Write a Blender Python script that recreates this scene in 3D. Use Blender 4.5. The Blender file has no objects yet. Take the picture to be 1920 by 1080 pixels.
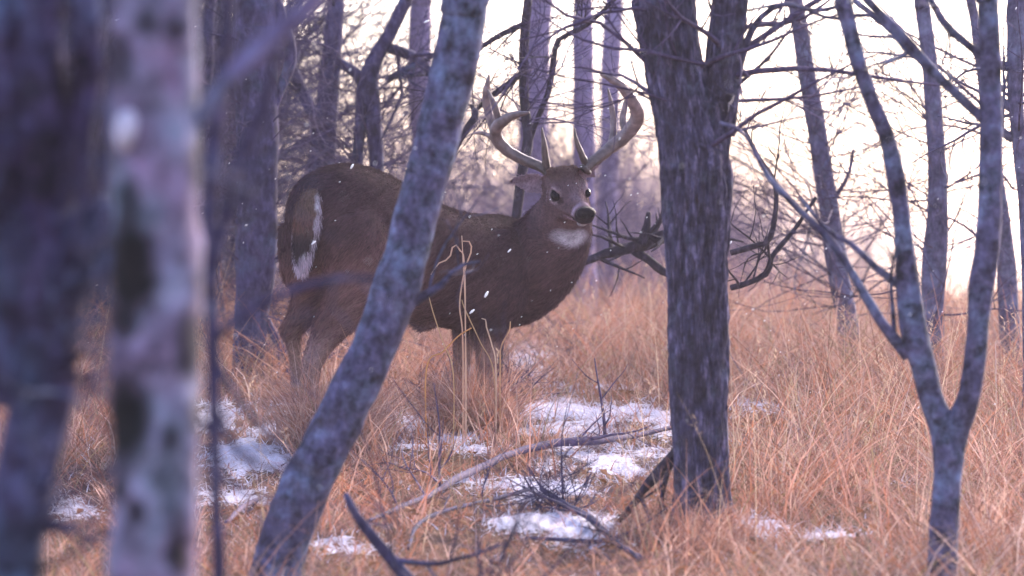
import bpy, math, random
import numpy as np
from mathutils import Vector

# ------------------------------------------------------------------ camera, sky, sun, exposure
S = bpy.context.scene
F = 9600.0                      # focal length in pixels of the 1920 px wide photograph
cam_d = bpy.data.cameras.new('camera')
cam = bpy.data.objects.new('camera', cam_d)
S.collection.objects.link(cam)
S.camera = cam
cam.location = (0, 0, 0)
cam.rotation_euler = (math.radians(90), 0, 0)
cam_d.sensor_width = 36.0
cam_d.lens = 36.0 * F / 1920.0
cam_d.clip_start = 0.5
cam_d.clip_end = 3000
cam_d.dof.use_dof = True
cam_d.dof.focus_distance = 19.2
cam_d.dof.aperture_fstop = 3.6

SUN_EL, SUN_AZ = math.radians(27), math.radians(34)     # azimuth from +Y (view direction) towards +X
W = bpy.data.worlds.new('World')
S.world = W
W.use_nodes = True
nt = W.node_tree
nt.nodes.clear()
sky = nt.nodes.new('ShaderNodeTexSky')
sky.sky_type = 'NISHITA'
sky.sun_disc = False
sky.sun_elevation = SUN_EL
sky.sun_rotation = SUN_AZ
sky.dust_density = 1.0
sky.air_density = 1.0
tint = nt.nodes.new('ShaderNodeMix')
tint.data_type = 'RGBA'
tint.blend_type = 'MULTIPLY'
tint.inputs['Factor'].default_value = 1.0
tint.inputs['B'].default_value = (1.07, 0.93, 1.03, 1)
bg = nt.nodes.new('ShaderNodeBackground')
bg.inputs['Strength'].default_value = 0.15
wo = nt.nodes.new('ShaderNodeOutputWorld')
nt.links.new(sky.outputs['Color'], tint.inputs['A'])
nt.links.new(tint.outputs['Result'], bg.inputs['Color'])
nt.links.new(bg.outputs['Background'], wo.inputs['Surface'])

sun_d = bpy.data.lights.new('sun', 'SUN')
sun_d.energy = 2.9
sun_d.angle = math.radians(14)
sun_d.color = (1.0, 0.88, 0.79)
sun = bpy.data.objects.new('sun', sun_d)
S.collection.objects.link(sun)
sd = Vector((math.sin(SUN_AZ) * math.cos(SUN_EL), math.cos(SUN_AZ) * math.cos(SUN_EL), math.sin(SUN_EL)))
sun.rotation_euler = sd.to_track_quat('Z', 'Y').to_euler()
sun.location = sd * 60

S.view_settings.view_transform = 'Standard'
S.view_settings.look = 'None'
S.view_settings.gamma = 1.0
S.view_settings.use_curve_mapping = False
S.view_settings.exposure = 1.97
S.render.engine = 'CYCLES'
S.cycles.max_bounces = 8
S.cycles.transparent_max_bounces = 8
S.cycles.use_denoising = True

# ------------------------------------------------------------------ helpers
rng = np.random.default_rng(7)
random.seed(7)


def P(px, py, Y):
    return np.array([(px - 960.0) * Y / F, Y, -(py - 540.0) * Y / F])


def _hash(ix, iy, iz, seed):
    h = (ix.astype(np.int64) * 374761393 + iy.astype(np.int64) * 668265263 + iz.astype(np.int64) * 2147483647 + seed * 1274126177) & 0xFFFFFFFF
    h = ((h ^ (h >> 13)) * 1274126177) & 0xFFFFFFFF
    h = (h ^ (h >> 16)) & 0xFFFFFFFF
    return h / 4294967295.0


def vnoise(p, seed=0):
    p = np.asarray(p, float)
    i = np.floor(p).astype(np.int64)
    f = p - i
    f = f * f * (3 - 2 * f)
    r = 0
    for dx in (0, 1):
        wx = f[:, 0] if dx else 1 - f[:, 0]
        for dy in (0, 1):
            wy = f[:, 1] if dy else 1 - f[:, 1]
            for dz in (0, 1):
                wz = f[:, 2] if dz else 1 - f[:, 2]
                r = r + wx * wy * wz * _hash(i[:, 0] + dx, i[:, 1] + dy, i[:, 2] + dz, seed)
    return r * 2 - 1


def fbm(p, seed=0, octv=4):
    p = np.asarray(p, float)
    a, s, t = 1.0, 0.0, 0.0
    for o in range(octv):
        s = s + a * vnoise(p * 2 ** o, seed + o)
        t += a
        a *= 0.5
    return s / t


class MB:
    """collects vertices, faces and vertex colours and links them as ONE mesh object"""
    def __init__(self):
        self.v, self.q, self.t, self.c = [], [], [], []
        self.n = 0

    def add(self, v, quads=None, tris=None, col=(1, 1, 1)):
        v = np.asarray(v, float)
        if quads is not None and len(quads):
            self.q.append(np.asarray(quads, np.int64) + self.n)
        if tris is not None and len(tris):
            self.t.append(np.asarray(tris, np.int64) + self.n)
        c = np.asarray(col, float)
        if c.ndim == 1:
            c = np.tile(c, (len(v), 1))
        self.v.append(v)
        self.c.append(c)
        self.n += len(v)

    def build(self, name, mat, parent=None, smooth=True, origin=None):
        v = np.concatenate(self.v)
        c = np.concatenate(self.c)
        o3 = np.zeros(3)
        if parent is not None:
            o3 = np.array(parent.location)
            if parent.parent is not None:
                o3 = o3 + np.array(parent.parent.location)
        elif origin is not None:
            o3 = np.asarray(origin, float)
        q = np.concatenate(self.q) if self.q else np.zeros((0, 4), np.int64)
        t = np.concatenate(self.t) if self.t else np.zeros((0, 3), np.int64)
        me = make_mesh(name, v - o3, q, t, c, smooth)
        me.materials.append(mat)
        ob = bpy.data.objects.new(name, me)
        S.collection.objects.link(ob)
        if parent is not None:
            ob.parent = parent
        elif origin is not None:
            ob.location = tuple(o3)
        return ob


def make_mesh(name, v, q, t, c=None, smooth=True):
    me = bpy.data.meshes.new(name)
    me.vertices.add(len(v))
    me.vertices.foreach_set('co', np.ascontiguousarray(v, np.float32).ravel())
    nl = len(q) * 4 + len(t) * 3
    me.loops.add(nl)
    me.loops.foreach_set('vertex_index', np.concatenate([q.ravel(), t.ravel()]).astype(np.int32))
    me.polygons.add(len(q) + len(t))
    st = np.concatenate([np.arange(len(q)) * 4, len(q) * 4 + np.arange(len(t)) * 3]).astype(np.int32)
    me.polygons.foreach_set('loop_start', st)
    me.polygons.foreach_set('use_smooth', np.full(len(q) + len(t), smooth, bool))
    if c is not None:
        a = me.attributes.new('Col', 'FLOAT_COLOR', 'POINT')
        cc = np.ones((len(v), 4), np.float32)
        cc[:, :c.shape[1]] = c
        a.data.foreach_set('color', cc.ravel())
    me.update(calc_edges=True)
    me.validate()
    return me


def catmull(pts, n):
    """resample rows (any width) to n rows, evenly along the length"""
    p = np.asarray(pts, float)
    if len(p) == 2:
        t = np.linspace(0, 1, n)[:, None]
        return p[0] * (1 - t) + p[1] * t
    d = np.concatenate([[0], np.cumsum(np.linalg.norm(np.diff(p[:, :3], axis=0), axis=1) + 1e-9)])
    pe = np.vstack([2 * p[0] - p[1], p, 2 * p[-1] - p[-2]])
    s = np.linspace(0, d[-1], n)
    k = np.clip(np.searchsorted(d, s, 'right') - 1, 0, len(p) - 2)
    u = ((s - d[k]) / (d[k + 1] - d[k]))[:, None]
    a, b, c, e = pe[k], pe[k + 1], pe[k + 2], pe[k + 3]
    r = 0.5 * (2 * b + (c - a) * u + (2 * a - 5 * b + 4 * c - e) * u * u + (3 * b - a - 3 * c + e) * u ** 3)
    if p.shape[1] > 3:
        r[:, 3] = np.maximum(r[:, 3], 1e-4)
    return r


def frames(c):
    T = np.gradient(c, axis=0)
    T /= np.linalg.norm(T, axis=1, keepdims=True) + 1e-12
    ref = np.array([0.0, 1.0, 0.0])
    if abs(T[:, 1]).max() > 0.9:
        ref = np.array([1.0, 0.0, 0.0]) if abs(T[:, 0]).max() < 0.9 else np.array([0.31, 0.2, 0.93])
    N = np.cross(T, ref)
    N /= np.linalg.norm(N, axis=1, keepdims=True) + 1e-12
    B = np.cross(T, N)
    return T, N, B


def tube(mb, pts, nseg=8, nlen=None, disp=None, col=(1, 1, 1), flat=None):
    """pts rows: x y z r.  disp(points, normals, angle, r) -> offset along the normal"""
    p = np.asarray(pts, float)
    if nlen is None:
        nlen = max(3, (len(p) - 1) * 2 + 1)
    p = catmull(p, nlen)
    c, r = p[:, :3], p[:, 3]
    T, N, B = frames(c)
    a = np.linspace(0, 2 * math.pi, nseg, endpoint=False)
    ca, sa = np.cos(a), np.sin(a)
    fl = 1.0 if flat is None else flat
    nr = N[:, None, :] * ca[None, :, None] + B[:, None, :] * sa[None, :, None] * fl
    v = c[:, None, :] + nr * r[:, None, None]
    v = v.reshape(-1, 3)
    if disp is not None:
        nn = nr.reshape(-1, 3)
        v = v + nn * disp(v, nn, np.tile(a, nlen), np.repeat(r, nseg))[:, None]
    i = np.arange(nlen - 1)[:, None] * nseg
    j = np.arange(nseg)[None, :]
    j2 = (j + 1) % nseg
    q = np.stack([i + j, i + j2, i + nseg + j2, i + nseg + j], -1).reshape(-1, 4)
    v = np.vstack([v, c[0] - T[0] * r[0] * 0.2, c[-1] + T[-1] * r[-1] * 0.3])
    n0 = nlen * nseg
    t0 = np.stack([np.full(nseg, n0), (np.arange(nseg) + 1) % nseg, np.arange(nseg)], -1)
    b = (nlen - 1) * nseg
    t1 = np.stack([np.full(nseg, n0 + 1), b + np.arange(nseg), b + (np.arange(nseg) + 1) % nseg], -1)
    if callable(col):
        cc = col(v)
    else:
        cc = col
    mb.add(v, q, np.vstack([t0, t1]), cc)


def branch(mb, start, d, length, r, depth, rg, droop=0.0, wig=0.35, col=(1, 1, 1), kids=3, seg=None):
    """a wandering branch with side twigs, all into mb"""
    n = 5
    d = d / (np.linalg.norm(d) + 1e-9)
    pts = [np.append(start, r)]
    p = np.array(start, float)
    dirs = []
    for k in range(n):
        d = d + rg.normal(0, wig * 0.42, 3) + np.array([0, 0, -droop + 0.04])
        d /= np.linalg.norm(d)
        p = p + d * length / n
        dirs.append(d.copy())
        pts.append(np.append(p, r * (1 - 0.8 * (k + 1) / n) + 0.0006))
    tube(mb, pts, nseg=seg or (6 if r > 0.012 else (4 if r > 0.006 else 3)), nlen=n + 3, col=col)
    if depth > 0:
        for k in range(kids):
            u = rg.uniform(0.2, 1.0) * (n - 1)
            i = int(u)
            a, b = pts[i], pts[i + 1]
            q = a + (b - a) * (u - i)
            sd = rg.normal(0, 1, 3)
            sd -= dirs[i] * np.dot(sd, dirs[i])
            sd /= np.linalg.norm(sd) + 1e-9
            nd = dirs[i] * 0.65 + sd * rg.uniform(0.5, 1.0)
            branch(mb, q[:3], nd, length * rg.uniform(0.35, 0.7), q[3] * 0.62, depth - 1, rg, droop, wig, col, kids, None)


def empty(name, loc, label, cat, group=None):
    o = bpy.data.objects.new(name, None)
    S.collection.objects.link(o)
    o.location = tuple(float(x) for x in loc)
    tag(o, label, cat, group)
    return o


def tag(o, label=None, cat=None, group=None, kind=None):
    if label:
        o['label'] = label
    if cat:
        o['category'] = cat
    if group:
        o['group'] = group
    if kind:
        o['kind'] = kind
    return o


# ------------------------------------------------------------------ materials
def newmat(name):
    m = bpy.data.materials.new(name)
    m.use_nodes = True
    n = m.node_tree
    n.nodes.clear()
    out = n.nodes.new('ShaderNodeOutputMaterial')
    return m, n, out


def noise_node(n, vec, scale, detail=6, rough=0.6):
    t = n.nodes.new('ShaderNodeTexNoise')
    t.inputs['Scale'].default_value = scale
    t.inputs['Detail'].default_value = detail
    t.inputs['Roughness'].default_value = rough
    if vec is not None:
        n.links.new(vec, t.inputs['Vector'])
    return t


def ramp(n, fac, stops):
    r = n.nodes.new('ShaderNodeValToRGB')
    e = r.color_ramp.elements
    e[0].position, e[0].color = stops[0][0], (*stops[0][1], 1)
    e[1].position, e[1].color = stops[-1][0], (*stops[-1][1], 1)
    for pos, c in stops[1:-1]:
        x = e.new(pos)
        x.color = (*c, 1)
    n.links.new(fac, r.inputs['Fac'])
    return r


def mixc(n, a, b, fac, mode='MIX'):
    m = n.nodes.new('ShaderNodeMix')
    m.data_type = 'RGBA'
    m.blend_type = mode
    for sock, v in ((m.inputs['A'], a), (m.inputs['B'], b), (m.inputs['Factor'], fac)):
        if hasattr(v, 'is_linked') or hasattr(v, 'links'):
            n.links.new(v, sock)
        elif isinstance(v, (int, float)):
            sock.default_value = v
        else:
            sock.default_value = (*v, 1)
    return m.outputs['Result']


def bark_mat(name, dark, mid, light, lichen, scale=1.0, stretch=0.18, bump=0.6, lichen_amt=0.5, blotch=0.0, blotch_scale=16):
    m, n, out = newmat(name)
    tc = n.nodes.new('ShaderNodeTexCoord')
    mp = n.nodes.new('ShaderNodeMapping')
    mp.inputs['Scale'].default_value = (1, 1, stretch)
    n.links.new(tc.outputs['Object'], mp.inputs['Vector'])
    fur = noise_node(n, mp.outputs['Vector'], 38 * scale, 8, 0.65)
    col = ramp(n, fur.outputs['Fac'], [(0.30, dark), (0.52, mid), (0.72, light)])
    big = noise_node(n, tc.outputs['Object'], 9 * scale, 5, 0.6)
    lr = ramp(n, big.outputs['Fac'], [(0.62 - 0.2 * lichen_amt, (0, 0, 0)), (0.78 - 0.2 * lichen_amt, (1, 1, 1))])
    fine = noise_node(n, tc.outputs['Object'], 70 * scale, 4, 0.6)
    lm = n.nodes.new('ShaderNodeMath')
    lm.operation = 'MULTIPLY'
    n.links.new(lr.outputs['Color'], lm.inputs[0])
    n.links.new(fine.outputs['Fac'], lm.inputs[1])
    c2 = mixc(n, col.outputs['Color'], lichen, lm.outputs[0])
    if blotch:
        bn = noise_node(n, tc.outputs['Object'], blotch_scale, 5, 0.7)
        br = ramp(n, bn.outputs['Fac'], [(0.36, (1 - blotch,) * 3), (0.52, (1, 1, 1)), (0.66, (1 + 0.55 * blotch, 1 + 0.7 * blotch, 1 + 0.75 * blotch))])
        c2 = mixc(n, c2, br.outputs['Color'], 1.0, 'MULTIPLY')
    at = n.nodes.new('ShaderNodeAttribute')
    at.attribute_name = 'Col'
    c3 = mixc(n, mixc(n, c2, at.outputs['Color'], 1.0, 'MULTIPLY'), (0.92, 0.80, 1.14), 1.0, 'MULTIPLY')  # violet of the ambient light put into every bark colour
    b = n.nodes.new('ShaderNodeBsdfPrincipled')
    b.inputs['Roughness'].default_value = 0.9
    b.inputs['Specular IOR Level'].default_value = 0.25
    n.links.new(c3, b.inputs['Base Color'])
    bp = n.nodes.new('ShaderNodeBump')
    bp.inputs['Strength'].default_value = bump
    bp.inputs['Distance'].default_value = 0.012
    n.links.new(fur.outputs['Fac'], bp.inputs['Height'])
    n.links.new(bp.outputs['Normal'], b.inputs['Normal'])
    n.links.new(b.outputs['BSDF'], out.inputs['Surface'])
    return m


def attr_mat(name, rough=0.85, spec=0.25, noise_scale=0, noise_amt=0.3, trans=0.0, bump=0.0, stretch=(1, 1, 1)):
    """colour from the Col attribute with grain; trans mixes in translucency (thin blades, ears)"""
    m, n, out = newmat(name)
    at = n.nodes.new('ShaderNodeAttribute')
    at.attribute_name = 'Col'
    c = at.outputs['Color']
    b = n.nodes.new('ShaderNodeBsdfPrincipled')
    b.inputs['Roughness'].default_value = rough
    b.inputs['Specular IOR Level'].default_value = spec
    if noise_scale:
        tc = n.nodes.new('ShaderNodeTexCoord')
        mp = n.nodes.new('ShaderNodeMapping')
        mp.inputs['Scale'].default_value = stretch
        n.links.new(tc.outputs['Object'], mp.inputs['Vector'])
        t = noise_node(n, mp.outputs['Vector'], noise_scale, 6, 0.65)
        r = ramp(n, t.outputs['Fac'], [(0.3, (1 - noise_amt,) * 3), (0.7, (1 + noise_amt,) * 3)])
        c = mixc(n, c, r.outputs['Color'], 1.0, 'MULTIPLY')
        if bump:
            bp = n.nodes.new('ShaderNodeBump')
            bp.inputs['Strength'].default_value = bump
            bp.inputs['Distance'].default_value = 0.01
            n.links.new(t.outputs['Fac'], bp.inputs['Height'])
            n.links.new(bp.outputs['Normal'], b.inputs['Normal'])
    n.links.new(c, b.inputs['Base Color'])
    if trans:
        tr = n.nodes.new('ShaderNodeBsdfTranslucent')
        n.links.new(c, tr.inputs['Color'])
        mx = n.nodes.new('ShaderNodeMixShader')
        mx.inputs['Fac'].default_value = trans
        n.links.new(b.outputs['BSDF'], mx.inputs[1])
        n.links.new(tr.outputs['BSDF'], mx.inputs[2])
        n.links.new(mx.outputs['Shader'], out.inputs['Surface'])
    else:
        n.links.new(b.outputs['BSDF'], out.inputs['Surface'])
    return m


M_oak = bark_mat('furrowed_bark', (0.016, 0.014, 0.021), (0.064, 0.060, 0.078), (0.25, 0.235, 0.27), (0.13, 0.165, 0.165), 1.25, 0.22, 1.0, 0.35, 0.55, 24)  # pale ramp tone raised to paint lit ridges into the bark colour
M_grey = bark_mat('grey_bark', (0.045, 0.043, 0.058), (0.10, 0.097, 0.123), (0.19, 0.18, 0.22), (0.20, 0.24, 0.25), 1.1, 0.45, 0.7, 0.7, 0.4, 14)
M_smooth = bark_mat('smooth_lichen_bark', (0.030, 0.028, 0.042), (0.078, 0.076, 0.103), (0.165, 0.165, 0.20), (0.15, 0.22, 0.24), 0.8, 0.6, 0.9, 0.8, 0.8, 17)
M_aspen = bark_mat('pale_scarred_bark', (0.10, 0.088, 0.118), (0.17, 0.152, 0.197), (0.24, 0.215, 0.27), (0.15, 0.22, 0.23), 0.6, 0.8, 0.4, 0.6, 0.7, 11)
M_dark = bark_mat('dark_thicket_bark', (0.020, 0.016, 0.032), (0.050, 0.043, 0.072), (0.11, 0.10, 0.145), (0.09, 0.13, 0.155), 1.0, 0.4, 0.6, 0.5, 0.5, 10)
M_fore = bark_mat('blurred_foreground_bark', (0.018, 0.014, 0.030), (0.050, 0.040, 0.072), (0.12, 0.10, 0.15), (0.10, 0.16, 0.19), 0.5, 0.5, 0.4, 0.9, 0.8, 9)
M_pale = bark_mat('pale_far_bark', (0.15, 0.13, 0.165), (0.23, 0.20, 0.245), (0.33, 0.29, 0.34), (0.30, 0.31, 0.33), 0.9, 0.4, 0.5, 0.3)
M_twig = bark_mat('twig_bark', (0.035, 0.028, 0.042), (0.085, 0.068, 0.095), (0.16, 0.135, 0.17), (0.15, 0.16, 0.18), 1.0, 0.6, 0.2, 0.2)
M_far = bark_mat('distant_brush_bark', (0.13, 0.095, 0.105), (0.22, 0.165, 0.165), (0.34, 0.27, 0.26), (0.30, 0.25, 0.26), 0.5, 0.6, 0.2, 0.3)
M_deadwood = bark_mat('dead_wood', (0.05, 0.040, 0.052), (0.13, 0.105, 0.125), (0.25, 0.21, 0.235), (0.22, 0.22, 0.24), 1.2, 0.5, 0.5, 0.3)
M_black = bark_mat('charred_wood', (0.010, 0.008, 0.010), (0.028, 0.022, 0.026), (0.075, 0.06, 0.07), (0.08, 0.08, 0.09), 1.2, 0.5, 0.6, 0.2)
M_grass = attr_mat('dry_grass_blade', 0.7, 0.3, trans=0.42)
M_snow = attr_mat('crusted_snow', 0.6, 0.3, 60, 0.10, trans=0.15)
M_leaf = attr_mat('dead_leaf', 0.8, 0.2, 90, 0.3, trans=0.2)
M_fur = attr_mat('deer_hide', 0.9, 0.06, 90, 0.30, bump=0.35)
M_flake = attr_mat('falling_snow', 0.7, 0.2, trans=0.4)

# ------------------------------------------------------------------ ground
KY = [-60, -5, 3, 8, 13, 15.7, 16.6, 18, 20, 23, 26, 28.5, 31, 36, 50, 80, 150, 900]
KZ = [-1.8, -1.65, -1.55, -1.33, -1.06, -0.88, -0.81, -0.69, -0.54, -0.42, -0.34, -0.31, -0.36, -0.75, -1.9, -3.0, -4.0, -8.0]


def gz0(y):
    y = np.asarray(y, float)
    s = 0
    for k in (-0.9, -0.45, 0, 0.45, 0.9):
        s = s + np.interp(y + k, KY, KZ)
    return s / 5


def to_ground(px, py):
    """the ground point seen at a pixel (march along the ray)"""
    Y = np.linspace(13.0, 32, 1900)
    z = -(py - 540.0) * Y / F
    g = gz0(Y)
    k = np.where(z <= g)[0]
    Yh = Y[k[0]] if len(k) else 28.0
    return np.array([(px - 960.0) * Yh / F, Yh])


SNOW = [(810, 797, 125, 34), (1040, 775, 120, 34), (1135, 808, 150, 42), (985, 672, 60, 40), (455, 880, 80, 60), (1000, 915, 110, 34),
        (640, 1032, 80, 12), (1050, 1000, 110, 26), (1410, 1000, 60, 14), (1450, 715, 70, 8), (1680, 692, 55, 9), (1415, 775, 60, 12),
        (130, 935, 70, 24), (520, 800, 60, 22), (1190, 770, 60, 14), (1560, 1010, 50, 10), (960, 1045, 70, 10), (1240, 800, 60, 20),
        (380, 790, 70, 14), (900, 850, 60, 10), (1690, 905, 40, 6)]
SN = []
for (a, b, rx, ry) in SNOW:
    g = to_ground(a, b)
    g1, g2 = to_ground(a, b - ry), to_ground(a, b + ry)
    SN.append((g[0], g[1], 1.45 * rx * g[1] / F, max(0.25, 0.95 * abs(g1[1] - g2[1]))))


def snow_mask(x, y):
    x = np.asarray(x, float)
    y = np.asarray(y, float)
    m = np.zeros_like(x)
    for (cx, cy, rx, ry) in SN:
        d = np.sqrt(((x - cx) / rx) ** 2 + ((y - cy) / ry) ** 2)
        m = np.maximum(m, 1.25 - d)
    p = np.stack([x * 5, y * 2.2, x * 0], -1)
    n = fbm(p.reshape(-1, 3), 31, 4).reshape(x.shape)
    n2 = fbm((p * 5).reshape(-1, 3), 37, 3).reshape(x.shape)
    return np.clip((m - 0.38) * 1.3 + n * 1.15 + n2 * 0.8, 0, 1) * (m > 0)


def gz(x, y):
    x = np.asarray(x, float)
    y = np.asarray(y, float)
    sh = x.shape
    p = np.stack([x.ravel() * 0.9, y.ravel() * 0.9, np.zeros(x.size)], -1)
    n = fbm(p, 3, 4).reshape(sh)
    near = np.clip(1 - np.abs(y - 21) / 60, 0.1, 1)
    return gz0(y) + 0.055 * n * near


gx = np.concatenate([-np.geomspace(900, 3.4, 26), np.arange(-3.3, 3.31, 0.04), np.geomspace(3.4, 900, 26)])
gy = np.concatenate([np.linspace(-60, 12, 22), np.arange(12.4, 31, 0.06), np.geomspace(31.2, 1200, 40)])
GX, GY = np.meshgrid(gx, gy)
sm = snow_mask(GX, GY)
GZ = gz(GX, GY) + 0.014 * sm * (1 + 1.2 * fbm(np.stack([GX.ravel() * 16, GY.ravel() * 9, GX.ravel() * 0], -1), 15, 3).reshape(GX.shape)) + 0.012 * fbm(np.stack([GX.ravel() * 12, GY.ravel() * 12, GX.ravel() * 0], -1), 5, 3).reshape(GX.shape) * (np.abs(GX) < 5)
mb = MB()
nx, ny = len(gx), len(gy)
ii = (np.arange(ny - 1)[:, None] * nx + np.arange(nx - 1)[None, :]).ravel()
mb.add(np.stack([GX.ravel(), GY.ravel(), GZ.ravel()], -1), np.stack([ii, ii + 1, ii + 1 + nx, ii + nx], -1), None,
       np.stack([sm.ravel(), sm.ravel(), sm.ravel()], -1))
m, n, out = newmat('soil_thatch_and_snow')
tc = n.nodes.new('ShaderNodeTexCoord')
n1 = noise_node(n, tc.outputs['Object'], 6, 8, 0.65)
n2 = noise_node(n, tc.outputs['Object'], 45, 6, 0.7)
soil = ramp(n, n1.outputs['Fac'], [(0.3, (0.045, 0.028, 0.022)), (0.5, (0.15, 0.085, 0.055)), (0.7, (0.28, 0.17, 0.11))])
soil2 = mixc(n, soil.outputs['Color'], ramp(n, n2.outputs['Fac'], [(0.3, (0.35, 0.35, 0.35)), (0.7, (1.3, 1.2, 1.1))]).outputs['Color'], 1.0, 'MULTIPLY')
at = n.nodes.new('ShaderNodeAttribute')
at.attribute_name = 'Col'
mth = n.nodes.new('ShaderNodeMath')
mth.operation = 'MULTIPLY_ADD'
n.links.new(n2.outputs['Fac'], mth.inputs[0])
mth.inputs[1].default_value = 2.6
mth.inputs[2].default_value = -1.45
add = n.nodes.new('ShaderNodeMath')
add.operation = 'ADD'
n.links.new(at.outputs['Fac'], add.inputs[0])
n.links.new(mth.outputs[0], add.inputs[1])
sr = ramp(n, add.outputs[0], [(0.36, (0, 0, 0)), (0.60, (1, 1, 1))])
gc = mixc(n, soil2, (0.74, 0.70, 0.79), sr.outputs['Color'])  # snow colour has the lavender of sky-lit shade painted in
b = n.nodes.new('ShaderNodeBsdfPrincipled')
b.inputs['Roughness'].default_value = 0.95
b.inputs['Specular IOR Level'].default_value = 0.1
n.links.new(gc, b.inputs['Base Color'])
bp = n.nodes.new('ShaderNodeBump')
bp.inputs['Strength'].default_value = 0.8
bp.inputs['Distance'].default_value = 0.03
n.links.new(n2.outputs['Fac'], bp.inputs['Height'])
n.links.new(bp.outputs['Normal'], b.inputs['Normal'])
n.links.new(b.outputs['BSDF'], out.inputs['Surface'])
tag(mb.build('ground', m), kind='structure')

# ------------------------------------------------------------------ trees
def px_pts(rows, Y):
    """rows (px, py, half width in px[, Y]) -> x y z r"""
    o = []
    for r in rows:
        y = r[3] if len(r) > 3 else Y
        o.append(np.append(P(r[0], r[1], y), r[2] * y / F))
    return np.array(o)


def grounded(pts):
    """carry the first point of a trunk down into the ground with a slight flare"""
    b = pts[0].copy()
    d = pts[0] - pts[min(1, len(pts) - 1)]
    g = float(gz(np.array([b[0]]), np.array([b[1]]))[0])
    if b[2] > g + 0.02:
        k = min(1.5, (b[2] - g) / max(abs(d[2]), 1e-3))
        e = b.copy()
        e[0] += d[0] * min(k, 1.0) * 0.6
        e[2] = g - 0.06
        e[3] = b[3] * 1.22
        pts = np.vstack([e, pts])
    else:
        pts[0, 2] = g - 0.06
        pts[0, 3] *= 1.15
    return pts


def skyward(pts, extra, rg):
    """let a trunk run on above the frame"""
    d = pts[-1, :3] - pts[-2, :3]
    d /= np.linalg.norm(d)
    p = pts[-1].copy()
    rows = [pts]
    for k in range(3):
        d = d + rg.normal(0, 0.09, 3) + np.array([0, 0, 0.05])
        d /= np.linalg.norm(d)
        q = p.copy()
        q[:3] += d * extra / 3
        q[3] *= 0.78
        rows.append(q[None])
        p = q
    return np.vstack(rows), d


def rough_disp(amp, sx, sz, seed):
    def f(v, nn, a, r):
        p = np.stack([v[:, 0] * sx, v[:, 1] * sx, v[:, 2] * sz], -1)
        return fbm(p, seed, 4) * amp * r
    return f


def furrow_disp(seed):
    def f(v, nn, a, r):
        # deep vertical plates of bark: ridged noise stretched along the trunk
        p = np.stack([nn[:, 0] * 14, nn[:, 1] * 14, v[:, 2] * 6.5], -1)
        w = vnoise(np.stack([nn[:, 0] * 2, nn[:, 1] * 2, v[:, 2] * 6], -1), seed + 9)
        p[:, 0] += w * 0.7
        k = 1 - np.abs(fbm(p, seed, 2)) * 2.2
        g = fbm(np.stack([v[:, 0] * 60, v[:, 1] * 60, v[:, 2] * 22], -1), seed + 4, 3)
        return (-np.clip(k, 0, 1) ** 2 * 0.16 + 0.06 * g + 0.10 * vnoise(v * 3.0, seed + 2)) * r
    return f


def make_tree(name, label, mat, stems, Y, group=None, cat='tree', extra=3.0, nseg=14, disp=None, twigs=0, twig_mat=None, limbs=(), seed=1,
              dens=34, tl=0.9, zlo=-0.2, col=None, crown=6, tr=0.0055, tdepth=2, kids=3):
    """stems: the first starts on the ground, others fork off it; limbs: thinner branches, each a part"""
    rg = np.random.default_rng(seed)
    main = grounded(px_pts(stems[0], Y))
    base = (main[0, 0], main[0, 1], main[0, 2] + 0.06)
    root = empty(name, base, label, cat, group)
    tops = []
    mb = MB()
    axes = []
    for k, st in enumerate(stems):
        p = main if k == 0 else px_pts(st, Y)
        if st[-1][1] < 5:
            p, d = skyward(p, extra, rg)
            tops.append((p[-1, :3], d, p[-1, 3]))
        L = np.linalg.norm(np.diff(p[:, :3], axis=0), axis=1).sum()
        axes.append(p)
        tube(mb, p, nseg=nseg, nlen=int(max(8, L * dens)), disp=disp or rough_disp(0.16, 9, 5, seed), col=col or (1, 1, 1))
    mb.build('trunk', mat, root)
    for lm in limbs:
        lp = px_pts(lm, Y)
        b2 = MB()
        L = np.linalg.norm(np.diff(lp[:, :3], axis=0), axis=1).sum()
        tube(b2, lp, nseg=8, nlen=int(max(6, L * 24)), disp=rough_disp(0.25, 22, 22, seed + 3))
        for k in range(max(3, int(L * 5))):
            i = rg.integers(1, len(lp))
            q = lp[i - 1] + (lp[i] - lp[i - 1]) * rg.uniform(0, 1)
            dd = lp[i, :3] - lp[i - 1, :3]
            dd /= np.linalg.norm(dd)
            branch(b2, q[:3], dd * 0.5 + rg.normal(0, 0.6, 3), rg.uniform(0.15, 0.5), q[3] * 0.42, 1, rg)
        b2.build('limb', mat, root)
    if twigs or tops:
        b3 = MB()
        for k in range(twigs):
            p = axes[rg.integers(0, len(axes))]
            z = rg.uniform(zlo, 1.0)
            i = np.argmin(abs(p[:, 2] - z))
            i = min(max(i, 1), len(p) - 1)
            q = p[i - 1] + (p[i] - p[i - 1]) * rg.uniform(0, 1)
            a = rg.uniform(0, 2 * math.pi)
            dd = np.array([math.cos(a), 0.6 * math.sin(a), rg.uniform(-0.1, 0.9)])
            branch(b3, q[:3], dd, tl * rg.uniform(0.5, 1.2), min(q[3] * 0.4, tr * rg.uniform(0.7, 1.5)), tdepth, rg, 0.03, 0.4, kids=kids)
        for (tp, td, trr) in tops:
            for k in range(crown):
                branch(b3, tp - td * rg.uniform(0, 0.6 * extra), td * 0.8 + rg.normal(0, 0.5, 3), 1.6, max(trr * 0.5, 0.01), 2, rg, 0.0, 0.3)
        b3.build('crown', twig_mat or M_twig, root)
    return root


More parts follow.
